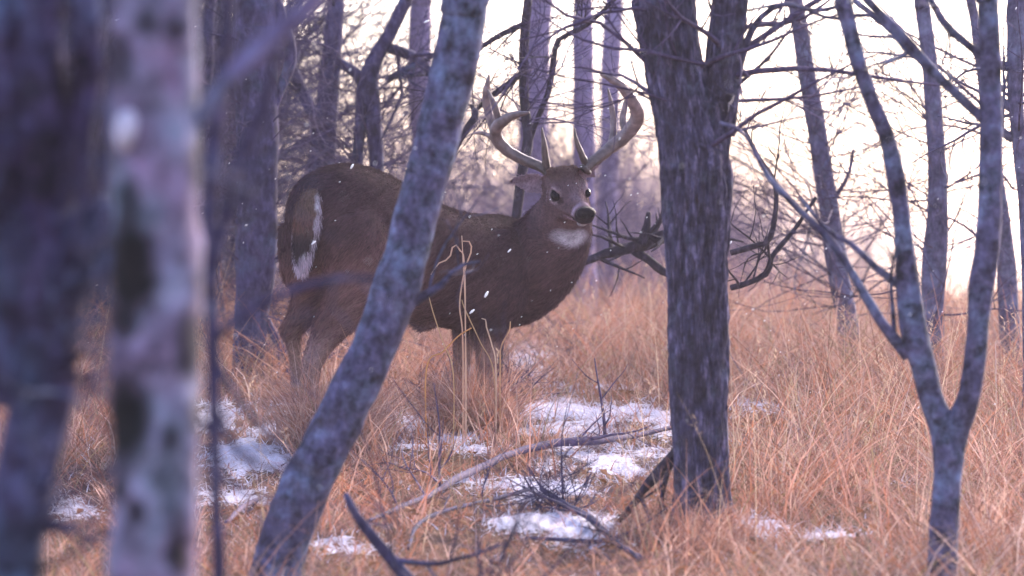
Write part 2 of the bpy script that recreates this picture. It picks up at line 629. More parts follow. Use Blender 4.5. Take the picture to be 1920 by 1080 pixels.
# the big furrowed trunk right of the deer
make_tree('forked_tree', 'thick furrowed dark trunk right of the deer, forked near the top of the picture', M_oak,
          [[(1319, 985, 58), (1316, 900, 54), (1313, 800, 55), (1312, 700, 59), (1310, 600, 62), (1307, 500, 63), (1305, 400, 66), (1301, 310, 67), (1286, 240, 60), (1270, 170, 55),
            (1256, 90, 57), (1245, 0, 60), (1240, -60, 58)],
           [(1322, 330, 40), (1335, 260, 36), (1350, 190, 31), (1361, 100, 31), (1372, 0, 32), (1378, -60, 30)]], 16.7, None, 'tree', 3.5, 150, furrow_disp(11),
          14, None,
          [[(1318, 215, 9), (1326, 130, 7), (1337, 40, 7), (1345, -40, 6)],
           [(1368, 255, 11), (1376, 190, 10), (1390, 110, 8), (1420, 40, 6), (1470, 8, 5), (1530, 20, 4), (1600, 5, 3)],
           [(1372, 250, 8), (1374, 160, 8), (1368, 120, 6)]], 5, 95, 1.0, 0.55, tr=0.008)

# the leaning trunk in front of the deer
make_tree('leaning_tree', 'blue grey lichen spotted trunk leaning right across the middle of the deer', M_smooth,
          [[(498, 1110, 46), (545, 975, 47), (604, 850, 46), (655, 750, 45), (702, 650, 42), (741, 545, 44), (772, 440, 42), (801, 330, 41), (826, 220, 42), (851, 120, 43), (872, 30, 43), (886, -40, 42)]],
          15.2, None, 'tree', 3.0, 40, rough_disp(0.16, 14, 9, 77), 0, None,
          [[(776, 565, 10), (800, 552, 8), (826, 535, 6), (860, 500, 4), (900, 490, 2)]], 6, 60)

# the Y shaped tree at the right
make_tree('fork_tree', 'slender dark trunk forked in a Y in the dry grass at the right', M_smooth,
          [[(1766, 1110, 29), (1769, 1000, 28), (1776, 900, 27), (1779, 850, 31), (1768, 800, 27), (1745, 741, 22), (1732, 690, 24), (1718, 640, 27), (1703, 540, 23), (1695, 450, 18), (1681, 340, 17), (1661, 250, 15),
            (1635, 190, 15), (1605, 100, 15), (1580, 0, 17), (1572, -50, 16)],
           [(1780, 870, 26), (1792, 808, 27), (1817, 741, 21), (1829, 664, 21), (1840, 540, 23), (1852, 440, 24), (1858, 300, 22), (1859, 200, 21), (1856, 100, 20), (1852, 0, 20), (1850, -50, 19)]],
          15.25, None, 'tree', 2.6, 36, rough_disp(0.15, 16, 9, 21), 0, None,
          [[(1704, 668, 13), (1650, 600, 10), (1602, 520, 8), (1560, 455, 7), (1500, 395, 6), (1440, 330, 5), (1395, 250, 4), (1350, 230, 3)],
           [(1694, 540, 9), (1640, 500, 7), (1600, 460, 5), (1550, 430, 4), (1500, 370, 3)],
           [(1852, 232, 11), (1800, 182, 10), (1745, 130, 10), (1690, 65, 9), (1640, 15, 8), (1590, -40, 7)],
           [(1857, 118, 9), (1810, 80, 8), (1775, 50, 8), (1745, 0, 7), (1720, -40, 6)],
           [(1745, 125, 7), (1700, 95, 5), (1640, 30, 5), (1560, 35, 4), (1480, 8, 4), (1400, 20, 3)]], 8, 60)

# foreground, thrown far out of focus
SPOTS = [(245, 505, 48, 95, 0.10), (240, 390, 22, 60, 0.25), (240, 790, 42, 80, 0.12), (318, 822, 18, 26, 0.3), (257, 958, 17, 22, 0.25), (333, 1045, 18, 34, 0.2), (275, 45, 22, 22, 0.4), (330, 58, 20, 18, 0.4),
         (380, 300, 20, 50, 0.35), (225, 920, 14, 20, 0.4), (375, 780, 20, 36, 0.4), (236, 590, 26, 40, 0.2), (225, 120, 26, 50, 0.5), (355, 640, 26, 60, 0.55)]


def mottled(v):
    # lichen and weather stains: bluish, violet and dark areas a hand wide
    big = 1.05 + 0.65 * fbm(v * np.array([17, 17, 12]), 53, 4)
    hue = fbm(v * np.array([15, 15, 9]), 57, 3)
    return np.clip(np.stack([big * (1 - 0.25 * hue), big * (1 + 0.22 * hue), big * (1 + 0.02 * hue)], -1), 0.25, 1.9)


def spotted(v):
    px = v[:, 0] * F / v[:, 1] + 960
    py = 540 - v[:, 2] * F / v[:, 1]
    k = np.ones(len(v))
    nz = fbm(v * 40, 51, 3)
    for (a, b_, rx, ry, dk) in SPOTS:
        d = ((px - a) / rx) ** 2 + ((py - b_) / ry) ** 2 + nz * 0.5
        w = np.clip((2.1 - d) / 1.7, 0, 1)
        k = np.minimum(k, 1 - w * (1 - dk * 0.7))
    return mottled(v) * np.array([1.18, 1.24, 1.02]) * (k ** 1.3)[:, None]


t = make_tree('scarred_tree', 'pale trunk with big black bark scars, blurred in the left foreground', M_aspen,
              [[(285, 1120, 84), (293, 980, 84), (290, 850, 82), (290, 700, 84), (293, 500, 84), (290, 300, 84), (288, 120, 80), (290, -20, 78)]], 8.2, None, 'tree', 2.0, 64,
              rough_disp(0.14, 18, 14, 23), 0, None, [[(372, 230, 16), (410, 170, 15), (470, 105, 18), (530, 55, 20), (600, -10, 20)]], 12, 170, col=spotted)
mb = MB()
c0 = P(238, 240, 8.2 - 0.07)
tube(mb, [np.append(c0 + np.array([0.0, 0.05, 0.0]), 0.024), np.append(c0 + np.array([0, 0.012, 0]), 0.021), np.append(c0 + np.array([0, -0.008, 0]), 0.013)], 16, 5,
     rough_disp(0.7, 34, 30, 3), (1, 1, 1))
mb.v[0][:, 2] = c0[2] + (mb.v[0][:, 2] - c0[2]) * 1.6
st = mb.build('branch_stub', attr_mat('fresh_broken_wood', 0.8, 0.2, 60, 0.15), t)
ca = np.tile(np.array([0.50, 0.45, 0.53, 1.0], np.float32), (len(st.data.vertices), 1))
st.data.attributes['Col'].data.foreach_set('color', ca.ravel())
st['label'] = 'pale broken branch stub'

make_tree('foreground_tree', 'very blurred dark double trunk filling the left edge of the picture', M_fore,
          [[(25, 1120, 58), (40, 950, 60), (76, 760, 60), (86, 600, 58), (88, 400, 54), (80, 200, 52), (66, -20, 50)],
           [(30, 760, 40), (10, 560, 44), (5, 350, 44), (-10, 100, 46), (-20, -20, 44)],
           [(110, 620, 40), (135, 450, 34), (150, 250, 30), (158, 0, 30)]], 8.6, None, 'tree', 2.0, 40, rough_disp(0.2, 12, 6, 29), 120, M_fore,
          [[(120, 640, 14), (165, 500, 12), (190, 350, 10), (200, 200, 9), (230, 60, 8)], [(20, 930, 18), (60, 985, 16), (110, 990, 12), (180, 1010, 8)]], 14, 70, 0.34, -0.5, tr=0.005, col=mottled)
make_tree('sapling', 'thin blurred sapling just right of the scarred trunk', M_dark,
          [[(412, 1120, 13), (406, 950, 12), (402, 780, 12), (398, 600, 13), (394, 430, 13), (402, 280, 12), (420, 120, 11), (428, -20, 10)]], 9.6, None, 'tree', 1.6, 14, rough_disp(0.2, 20, 12, 31), 6, None,
          [[(398, 660, 7), (440, 740, 6), (500, 810, 6), (560, 870, 5), (610, 900, 4)], [(402, 760, 5), (450, 850, 7), (520, 880, 6), (570, 860, 5)],
           [(396, 520, 10), (425, 400, 10), (450, 300, 9), (500, 180, 8), (530, 60, 7)], [(398, 640, 8), (470, 580, 8), (560, 540, 7), (660, 520, 6), (740, 530, 4)],
           [(400, 820, 6), (360, 760, 5), (320, 700, 5), (240, 660, 4)], [(400, 880, 5), (470, 930, 5), (520, 940, 4), (600, 990, 3)], [(400, 330, 6), (360, 250, 5), (330, 150, 5), (310, 20, 4)]], 15, 50, 0.22, 0.0, tr=0.003)

# mid ground, left of the deer
make_tree('dark_tree', 'dark straight trunk standing just left of the deer rump', M_dark,
          [[(464, 705, 30), (472, 600, 33), (481, 480, 39), (482, 350, 38), (481, 200, 40), (476, 60, 42), (474, -30, 40)]], 22.5, None, 'tree', 4, 30, rough_disp(0.2, 9, 4, 33), 30, None,
          [[(495, 250, 9), (520, 180, 10), (545, 110, 12), (530, 40, 12), (510, -20, 10)], [(500, 600, 7), (520, 640, 8), (545, 680, 7), (590, 740, 6), (612, 775, 5)]], 16, 40, 0.6, -0.1, tr=0.004, crown=3)

# trees behind the deer
make_tree('background_tree', 'grey trunk behind the deer rump with a limb angled to the left', M_dark,
          [[(600, 330, 25), (606, 280, 25), (613, 200, 21), (621, 110, 19), (631, 0, 16), (634, -30, 15)]], 24.5, 'bare trees behind the deer', 'tree', 4, 18, None, 70, None,
          [[(600, 250, 14), (572, 180, 11), (548, 130, 11), (530, 85, 12), (515, 20, 10)], [(640, 120, 7), (670, 145, 6), (690, 150, 4)]], 17, 30, 0.8, 0.2, tr=0.0035, crown=3)
make_tree('background_tree', 'dark twin stems joined in a crotch above the deer back', M_dark,
          [[(706, 330, 14), (703, 260, 15), (697, 190, 16), (690, 155, 19), (704, 110, 15), (730, 65, 13), (758, 5, 12), (770, -30, 11)],
           [(668, 330, 11), (674, 250, 11), (680, 180, 13), (680, 150, 12), (655, 128, 9), (630, 112, 7)]], 23.5, 'bare trees behind the deer', 'tree', 3, 16, None, 70, None,
          [[(725, 150, 7), (770, 125, 6), (815, 105, 4)], [(730, 90, 10), (780, 110, 10), (830, 160, 8)]], 18, 30, 0.8, 0.2, tr=0.0035, crown=3)
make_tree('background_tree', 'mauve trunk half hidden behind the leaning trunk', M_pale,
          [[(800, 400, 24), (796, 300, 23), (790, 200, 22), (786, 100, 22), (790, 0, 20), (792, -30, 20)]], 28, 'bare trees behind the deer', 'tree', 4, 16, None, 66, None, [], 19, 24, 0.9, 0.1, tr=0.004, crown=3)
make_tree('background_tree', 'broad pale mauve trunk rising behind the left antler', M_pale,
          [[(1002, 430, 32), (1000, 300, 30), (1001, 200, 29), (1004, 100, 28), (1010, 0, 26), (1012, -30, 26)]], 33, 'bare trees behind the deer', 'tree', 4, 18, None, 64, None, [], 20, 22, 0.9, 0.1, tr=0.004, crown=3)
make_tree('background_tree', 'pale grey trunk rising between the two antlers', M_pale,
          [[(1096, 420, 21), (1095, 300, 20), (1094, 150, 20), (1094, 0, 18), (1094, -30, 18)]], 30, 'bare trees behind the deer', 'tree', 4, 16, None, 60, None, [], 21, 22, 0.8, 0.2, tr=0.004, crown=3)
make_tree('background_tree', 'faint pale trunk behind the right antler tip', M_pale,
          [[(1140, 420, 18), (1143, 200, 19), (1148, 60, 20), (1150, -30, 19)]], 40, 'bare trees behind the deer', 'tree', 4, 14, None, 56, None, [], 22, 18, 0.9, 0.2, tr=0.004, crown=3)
make_tree('background_tree', 'thin black stem with a spray of twigs above the left antler', M_black,
          [[(938, 600, 8), (950, 500, 9), (966, 420, 9), (978, 330, 10), (990, 260, 10), (984, 200, 9), (981, 120, 9), (984, 60, 9), (990, 0, 8), (994, -30, 7)]], 21.6, 'bare trees behind the deer', 'tree', 2, 12, None, 26, None,
          [[(985, 290, 6), (1005, 230, 5), (1030, 165, 6), (1045, 80, 5), (1075, 60, 5), (1110, 40, 4), (1160, -10, 4)],
           [(985, 130, 6), (950, 160, 6), (915, 185, 5), (885, 215, 3)], [(984, 45, 6), (940, 65, 5), (900, 90, 5), (850, 130, 4)]], 23, 34, 0.6, 0.7, tr=0.0035, crown=3)
make_tree('background_tree', 'leaning grey trunk in the bright gap right of the furrowed trunk', M_grey,
          [[(1590, 610, 21), (1577, 540, 20), (1561, 440, 19), (1545, 330, 18), (1526, 210, 17), (1507, 100, 16), (1491, 0, 15), (1486, -30, 15)]], 24, 'bare trees on the crest', 'tree', 3, 18, None, 60, None,
          [[(1560, 380, 5), (1590, 330, 4), (1600, 280, 3)]], 24, 34, 1.0, 0.0, tr=0.004)
make_tree('background_tree', 'grey upright trunk behind the Y shaped tree', M_grey,
          [[(1748, 620, 22), (1752, 500, 23), (1758, 400, 20), (1757, 310, 18), (1750, 210, 16), (1742, 110, 15), (1731, 20, 14), (1726, -30, 14)]], 22.5, 'bare trees on the crest', 'tree', 3, 18, None, 46, None,
          [[(1735, 120, 7), (1690, 70, 7), (1640, 30, 6), (1600, 0, 5)]], 25, 34, 0.9, 0.1, tr=0.004)
make_tree('background_tree', 'greyish trunk behind the right arm of the Y shaped tree', M_grey,
          [[(1893, 640, 21), (1887, 500, 19), (1875, 400, 17), (1864, 310, 14), (1850, 200, 11), (1835, 100, 10), (1815, -20, 9)]], 23, 'bare trees on the crest', 'tree', 3, 16, None, 10, None, [], 26, 30, 0.9, 0.3, tr=0.006)
make_tree('background_tree', 'knotty trunk cut by the right edge of the picture', M_grey,
          [[(1935, 640, 18), (1928, 420, 16), (1913, 290, 14), (1904, 180, 15), (1906, 60, 17), (1912, -30, 18)]], 20.5, 'bare trees on the crest', 'tree', 3, 16, None, 6, None,
          [[(1905, 130, 10), (1870, 122, 9), (1845, 135, 8)], [(1910, 215, 9), (1880, 190, 8), (1850, 165, 7)], [(1900, 260, 9), (1868, 240, 9), (1845, 215, 8)]], 27, 40, 0.8, 0.5, tr=0.006)

# the dense wood at the left behind the foreground trunks: single trees
rgl = np.random.default_rng(101)
kinds = ['slim bluish', 'crooked purple grey', 'dark leaning', 'straight mossy', 'knotty dark', 'thin forked']
k = 0
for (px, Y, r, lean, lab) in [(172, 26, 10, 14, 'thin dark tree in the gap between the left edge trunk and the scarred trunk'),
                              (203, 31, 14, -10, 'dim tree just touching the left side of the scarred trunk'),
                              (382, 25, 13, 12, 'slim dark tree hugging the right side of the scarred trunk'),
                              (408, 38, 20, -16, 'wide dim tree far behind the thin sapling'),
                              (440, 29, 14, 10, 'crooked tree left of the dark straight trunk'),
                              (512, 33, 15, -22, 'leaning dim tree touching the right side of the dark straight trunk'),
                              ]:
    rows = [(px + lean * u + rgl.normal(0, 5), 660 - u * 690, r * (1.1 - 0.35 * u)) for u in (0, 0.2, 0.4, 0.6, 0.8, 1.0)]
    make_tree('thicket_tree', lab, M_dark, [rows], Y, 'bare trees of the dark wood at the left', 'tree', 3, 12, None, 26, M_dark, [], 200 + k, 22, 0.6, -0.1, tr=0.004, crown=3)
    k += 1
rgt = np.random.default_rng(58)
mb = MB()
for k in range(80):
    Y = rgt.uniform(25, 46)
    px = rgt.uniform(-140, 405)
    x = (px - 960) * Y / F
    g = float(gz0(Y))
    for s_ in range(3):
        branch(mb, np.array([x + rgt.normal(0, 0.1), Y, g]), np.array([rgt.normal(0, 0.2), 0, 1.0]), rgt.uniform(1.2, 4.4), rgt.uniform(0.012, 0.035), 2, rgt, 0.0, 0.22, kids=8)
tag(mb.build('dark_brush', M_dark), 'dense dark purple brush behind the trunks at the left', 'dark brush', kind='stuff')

# far brush and far wood (one mass, nobody could count it)
rgf = np.random.default_rng(55)
mb = MB()
for k in range(125):
    Y = rgf.uniform(48, 105)
    px = rgf.choice([rgf.uniform(430, 1640), rgf.uniform(830, 1260)])
    hgt = rgf.uniform(0.6, 2.7) if 830 < px < 1260 else (rgf.uniform(0.0, 0.9) if px < 830 else rgf.uniform(0.4, 1.9))
    if px > 1400:
        hgt *= 0.75
    x = (px - 960) * Y / F
    g = float(gz0(Y))
    base = np.array([x, Y, g])
    top = max(1.2, hgt - g * 0.9)
    for s in range(3):
        branch(mb, base + np.array([rgf.normal(0, 0.3), 0, 0]), np.array([rgf.normal(0, 0.25), 0, 1.0]), top, rgf.uniform(0.018, 0.05), 2, rgf, 0.0, 0.3, kids=5)
for k in range(140):
    # thin tall saplings of the far wood
    Y = rgf.uniform(40, 75)
    px = rgf.uniform(520, 1560)
    x = (px - 960) * Y / F
    g = float(gz0(Y))
    branch(mb, np.array([x, Y, g]), np.array([rgf.normal(0, 0.2), 0, 1.0]), -g + rgf.uniform(0.3, 3.0 if px < 1260 else 2.2), rgf.uniform(0.010, 0.022), 2, rgf, 0.0, 0.22, kids=7)
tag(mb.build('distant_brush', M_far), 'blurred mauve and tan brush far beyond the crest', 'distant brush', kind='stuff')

# ------------------------------------------------------------------ fallen wood, dead limbs
def on_ground(px, py, lift=0.0):
    g = to_ground(px, py)
    return np.array([g[0], g[1], float(gz(np.array([g[0]]), np.array([g[1]]))[0]) + lift])


def fallen(name, label, cat, rows, mat, twigs=4, seed=1, lift=0.03, group=None, Y=None, nseg=10):
    rg = np.random.default_rng(seed)
    pts = []
    for r in rows:
        if Y is None:
            p = on_ground(r[0], r[1], lift)
        else:
            p = P(r[0], r[1], Y)
        pts.append(np.append(p, r[2] * p[1] / F))
    pts = np.array(pts)
    mb = MB()
    L = np.linalg.norm(np.diff(pts[:, :3], axis=0), axis=1).sum()
    tube(mb, pts, nseg, int(max(10, L * 30)), rough_disp(0.3, 30, 30, seed))
    for k in range(twigs):
        i = rg.integers(1, len(pts))
        q = pts[i - 1] + (pts[i] - pts[i - 1]) * rg.uniform(0, 1)
        dd = pts[i, :3] - pts[i - 1, :3]
        dd /= np.linalg.norm(dd)
        branch(mb, q[:3], dd * 0.6 + rg.normal(0, 0.5, 3) + np.array([0, 0, 0.25]), rg.uniform(0.12, 0.4), q[3] * 0.5, 1, rg)
    o = mb.build(name, mat, None, True, pts[0, :3])
    return tag(o, label, cat, group)


fallen('fallen_branch', 'long arched grey branch fallen across the snowy grass below the deer', 'fallen branch',
       [(690, 1012, 3), (750, 982, 5), (815, 950, 6), (850, 928, 7), (900, 900, 7), (960, 876, 7), (1040, 858, 8), (1110, 850, 8), (1190, 828, 5), (1262, 815, 4)], M_twig, 8, 2, 0.05)
fallen('fallen_branch', 'thick dark branch slanting down in the lower left of the grass', 'fallen branch',
       [(648, 925, 5), (664, 960, 8), (690, 995, 10), (722, 1035, 12), (775, 1100, 14)], M_dark, 3, 3, 0, None, 14.2)
fallen('broken_limb', 'black broken limb leaning on the left foot of the furrowed trunk', 'broken limb',
       [(1276, 838, 12), (1252, 864, 10), (1216, 906, 9), (1188, 945, 7), (1152, 992, 5)], M_black, 4, 4, 0, None, 16.75)
fallen('fallen_stick', 'thin curved dark stick lying in the grass at bottom centre', 'stick', [(765, 1052, 3), (785, 1015, 4), (840, 985, 4), (920, 960, 4), (1000, 940, 3)], M_dark, 4, 5, 0.04)
fallen('fallen_stick', 'dark stick running down to the right in the bottom grass', 'stick', [(1015, 942, 4), (1060, 975, 6), (1105, 1005, 7), (1150, 1035, 6), (1200, 1075, 5)], M_dark, 5, 6, 0.04)
fallen('fallen_stick', 'nearly level stick below a small snow patch at bottom centre', 'stick', [(985, 1030, 3), (1060, 1034, 4), (1130, 1036, 4), (1175, 1028, 3)], M_dark, 2, 7, 0.04)
fallen('fallen_stick', 'short grey stick on snow left of the leaning trunk foot', 'stick', [(425, 1000, 4), (455, 965, 5), (490, 945, 4)], M_deadwood, 2, 8, 0.04)
fallen('fallen_stick', 'snow dusted stick in the grass right of the furrowed trunk', 'stick', [(1395, 738, 4), (1440, 728, 5), (1500, 710, 4)], M_deadwood, 3, 9, 0.04)
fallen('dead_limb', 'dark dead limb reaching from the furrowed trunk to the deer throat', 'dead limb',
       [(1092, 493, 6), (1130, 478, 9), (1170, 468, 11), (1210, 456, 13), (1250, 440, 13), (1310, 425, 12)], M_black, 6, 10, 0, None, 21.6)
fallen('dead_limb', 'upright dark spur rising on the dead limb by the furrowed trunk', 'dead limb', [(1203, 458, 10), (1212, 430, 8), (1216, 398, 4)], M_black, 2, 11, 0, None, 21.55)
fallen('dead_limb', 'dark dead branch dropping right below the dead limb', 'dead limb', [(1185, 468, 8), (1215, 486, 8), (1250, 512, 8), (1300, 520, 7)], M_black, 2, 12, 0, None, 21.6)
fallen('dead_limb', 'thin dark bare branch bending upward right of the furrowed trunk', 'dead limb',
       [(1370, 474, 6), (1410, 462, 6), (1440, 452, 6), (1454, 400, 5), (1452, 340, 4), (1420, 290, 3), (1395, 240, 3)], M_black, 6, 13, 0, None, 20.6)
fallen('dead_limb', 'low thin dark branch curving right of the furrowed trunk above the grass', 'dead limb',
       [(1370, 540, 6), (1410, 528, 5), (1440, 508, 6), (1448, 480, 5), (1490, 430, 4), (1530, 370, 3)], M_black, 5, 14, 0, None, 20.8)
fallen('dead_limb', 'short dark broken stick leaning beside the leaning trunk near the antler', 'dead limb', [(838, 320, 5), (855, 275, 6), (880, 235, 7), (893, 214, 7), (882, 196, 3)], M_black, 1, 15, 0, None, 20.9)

# brush clumps (blurred purple twigs at the deer feet)
def clump(label, px, py, n_, size, seed, mat=M_twig, Y=None):
    rg = np.random.default_rng(seed)
    b_ = on_ground(px, py) if Y is None else np.array([(px - 960) * Y / F, Y, float(gz(np.array([(px - 960) * Y / F]), np.array([Y]))[0])])
    mb = MB()
    for k in range(n_):
        a = rg.uniform(0, 2 * math.pi)
        branch(mb, b_ + np.array([rg.normal(0, 0.05), rg.normal(0, 0.05), -0.02]), np.array([math.cos(a) * 0.8, math.sin(a) * 0.6, 0.9]), size * rg.uniform(0.6, 1.2), 0.004, 2, rg, 0.03, 0.5, kids=4)
    tag(mb.build('bare_shrub', mat, None, True, b_), label, 'shrub', 'small bare shrubs in the grass')


clump('tall thin bare shrub, blurred, before the snowy patch below the deer chest', 900, 0, 6, 0.80, 71, M_dark, 13.6)
clump('purple bare shrub in the snow right below the deer chest', 905, 790, 12, 0.36, 61)
clump('low bare shrub in front of the snow mound right of the chest', 1060, 690, 12, 0.34, 62)
clump('bare shrub in the grass just left of the furrowed trunk', 1190, 640, 14, 0.42, 63)
clump('dark twiggy shrub at the bottom centre of the grass', 1040, 965, 10, 0.22, 64, M_dark)
clump('bare shrub between the leaning trunk and the dark trunk', 500, 740, 10, 0.4, 65)
clump('thin bare shrub behind the right arm of the Y shaped tree', 1815, 640, 9, 0.9, 66)
clump('bare shrub in the open grass under the leaning grey trunk', 1640, 640, 8, 0.4, 67)

# ------------------------------------------------------------------ grass
PAL = np.array([[0.55, 0.38, 0.29], [0.44, 0.26, 0.18], [0.38, 0.17, 0.10], [0.62, 0.49, 0.41], [0.26, 0.14, 0.11], [0.50, 0.32, 0.26], [0.44, 0.21, 0.12], [0.32, 0.27, 0.15]])
PALW = np.array([0.2, 0.2, 0.13, 0.12, 0.11, 0.14, 0.07, 0.03])


def blades(x, y, h, w, lean, curl, col, rg, seg=4, ang=None):
    """ribbons: returns verts, quads, colours"""
    n_ = len(x)
    z = gz(x, y)
    a = rg.uniform(0, 2 * math.pi, n_) if ang is None else ang
    dx, dy = np.cos(a), np.sin(a)
    fa = rg.uniform(0, 2 * math.pi, n_)
    wx, wy = np.cos(fa), np.sin(fa) * 0.5
    u = np.linspace(0, 1, seg + 1)
    V = np.zeros((n_, seg + 1, 2, 3))
    for k, t_ in enumerate(u):
        out_ = lean * t_ + curl * t_ ** 2.4
        up = h * (t_ - 0.55 * np.clip(curl / np.maximum(h, 1e-3), 0, 1.2) * t_ ** 3)
        cx, cy = x + dx * out_, y + dy * out_
        cz = z - 0.01 + up
        ww = w * (1 - 0.85 * t_)
        for s, sg in ((0, -1), (1, 1)):
            V[:, k, s, 0] = cx + sg * ww * wx
            V[:, k, s, 1] = cy + sg * ww * wy
            V[:, k, s, 2] = cz
    nv = (seg + 1) * 2
    base = (np.arange(n_) * nv)[:, None]
    q = []
    for k in range(seg):
        q.append(np.stack([base[:, 0] + 2 * k, base[:, 0] + 2 * k + 1, base[:, 0] + 2 * k + 3, base[:, 0] + 2 * k + 2], -1))
    return V.reshape(-1, 3), np.concatenate(q), np.repeat(col, nv, axis=0)


def scatter(n_, y0, y1, rg, spread=1.12):
    y = np.sqrt(rg.uniform(y0 ** 2, y1 ** 2, n_))
    x = rg.uniform(-960, 960, n_) * spread * y / F
    return x, y


def pick(n_, rg, x, y):
    c = PAL[rg.choice(len(PAL), n_, p=PALW / PALW.sum())]
    patch = fbm(np.stack([x * 2.2, y * 1.1, x * 0], -1), 71, 3)
    warm = np.clip(patch * 1.3, -1, 1)[:, None]
    c = c * (1 + 0.18 * warm * np.array([1, 0.2, -0.4])) * rg.uniform(0.7, 1.25, (n_, 1))
    return np.clip(c * np.array([0.84, 0.73, 0.75]), 0.02, 0.85)


rg = np.random.default_rng(401)
mb = MB()
NC1 = 9500
cxx, cyy = scatter(NC1, 14.4, 31.5, rg)
chh = rg.gamma(3.2, 0.32, NC1) * (0.75 + 0.6 * np.clip(fbm(np.stack([cxx * 2, cyy, cxx * 0], -1), 74, 3) + 0.4, 0, 1))
cdir = rg.uniform(0, 2 * math.pi, NC1)
cspread = rg.uniform(0.02, 0.11, NC1)
ccol = rg.integers(0, len(PAL), NC1)
ctone = rg.uniform(0.42, 1.35, NC1)
cid = rg.integers(0, NC1, 118000)
off = rg.normal(0, 1, (len(cid), 2)) * cspread[cid][:, None]
x, y = cxx[cid] + off[:, 0], cyy[cid] + off[:, 1]
sn = snow_mask(x, y)
keep = rg.uniform(0, 1, len(cid)) > 0.9 * sn
x, y, off, cid = x[keep], y[keep], off[keep], cid[keep]
n_ = len(x)
px = x * F / y + 960
right = np.clip((px - 1250) / 500, 0, 1)
sn2 = np.maximum.reduce([snow_mask(x, y + o_) for o_ in (0.0, 0.35, 0.7, 1.1)])
h = chh[cid] * rg.gamma(5, 0.030, n_) * (1 - 0.6 * np.clip(sn2 * 1.3, 0, 1)) * (0.9 + 0.4 * right) * np.interp(y, [14, 17, 20, 24, 31], [0.8, 0.85, 1.1, 1.6, 1.95])
ang = np.where(rg.uniform(0, 1, n_) < 0.6, cdir[cid] + rg.normal(0, 0.7, n_), np.arctan2(off[:, 1], off[:, 0]) + rg.normal(0, 0.5, n_))
c = pick(n_, rg, x, y)
same = (rg.uniform(0, 1, n_) < 0.6)[:, None]
c = np.where(same, PAL[ccol[cid]] * ctone[cid][:, None] * np.array([0.84, 0.73, 0.75]) * rg.uniform(0.75, 1.2, (n_, 1)), c)
v, q, c = blades(x, y, np.clip(h, 0.02, 0.6), rg.uniform(0.0012, 0.0036, n_), h * rg.uniform(0.0, 1.1, n_), h * rg.uniform(0, 1.5, n_), np.clip(c, 0.02, 0.85), rg, 5, ang)
mb.add(v, q, None, c)
# a thicker stand about the deer's legs
N6 = 9000
y = rg.uniform(18.7, 20.6, N6)
px = rg.choice([1, 0, 2], N6, p=[0.45, 0.3, 0.25])
y = np.where(px == 1, 18.9 + (y - 18.7) * 0.28, np.where(px == 0, 19.78 + (y - 18.7) * 0.16, y))
px = np.where(px == 1, rg.normal(600, 55, N6), np.where(px == 0, rg.normal(885, 38, N6), rg.uniform(440, 1200, N6)))
x = (px - 960) * y / F
keep = (np.maximum.reduce([snow_mask(x, y + o_) for o_ in (0.0, 0.4)]) < 0.35) | ((px > 800) & (px < 965) & (y > 19.7))
x, y = x[keep], y[keep]
n_ = len(x)
h = rg.uniform(0.12, 0.48, n_) * rg.uniform(0.6, 1, n_)
v, q, c = blades(x, y, h, rg.uniform(0.0012, 0.003, n_), h * rg.uniform(-0.2, 0.8, n_), h * rg.uniform(0, 1.3, n_), pick(n_, rg, x, y), rg, 6)
mb.add(v, q, None, c)
N7 = 1500
x = (1316 - 960) * 16.6 / F + rg.normal(0, 0.13, N7)
y = 16.5 + rg.normal(0, 0.12, N7)
h = rg.uniform(0.03, 0.16, N7)
v, q, c = blades(x, y, h, rg.uniform(0.001, 0.0025, N7), h * rg.uniform(0, 0.8, N7), h * rg.uniform(0, 1.0, N7), pick(N7, rg, x, y), rg, 5)
mb.add(v, q, None, c)
# flattened thatch near the soil
N2 = 45000
x, y = scatter(N2, 14.4, 24, rg)
sn = snow_mask(x, y)
keep = rg.uniform(0, 1, N2) > 0.75 * sn
x, y = x[keep], y[keep]
n_ = len(x)
h = rg.uniform(0.015, 0.07, n_)
v, q, c = blades(x, y, h, rg.uniform(0.0015, 0.004, n_), rg.uniform(0.02, 0.16, n_), rg.uniform(0, 0.1, n_), pick(n_, rg, x, y) * 0.85, rg, 3)
mb.add(v, q, None, c)
tag(mb.build('dry_grass', M_grass, smooth=False), 'dry tan and rust coloured grass covering the slope', 'grass', kind='stuff')

mb = MB()
N3 = 2300
x, y = scatter(N3, 16.0, 30, rg)
px = x * F / y + 960
keep = (px > 1150) | (rg.uniform(0, 1, N3) < 0.25)
keep &= snow_mask(x, y) < 0.4
x, y = x[keep], y[keep]
n_ = len(x)
h = rg.uniform(0.25, 0.62, n_)
c = np.array([[0.54, 0.40, 0.29]]) * rg.uniform(0.6, 1.25, (n_, 1))
v, q, cc = blades(x, y, h, rg.uniform(0.001, 0.0018, n_), h * rg.uniform(-0.05, 0.5, n_), h * rg.uniform(0, 0.5, n_), c, rg, 5)
mb.add(v, q, None, cc)
tips = v.reshape(n_, 6, 2, 3)[:, -1].mean(1)
for k in range(0, n_, 2):
    for j in range(5):
        o = tips[k] - np.array([0, 0, 0.011 * j])
        d_ = np.array([rg.normal(0, 0.012), rg.normal(0, 0.012), rg.uniform(0.004, 0.02)])
        mb.add(np.array([o, o + d_ * 0.5 + np.array([0.0022, 0, 0]), o + d_, o + d_ * 0.5 - np.array([0.0022, 0, 0])]), [[0, 1, 2, 3]], None, c[k] * 0.9)
tag(mb.build('tall_grass_stalks', M_grass, smooth=False), 'tall straw coloured stalks standing over the grass', 'grass', kind='stuff')

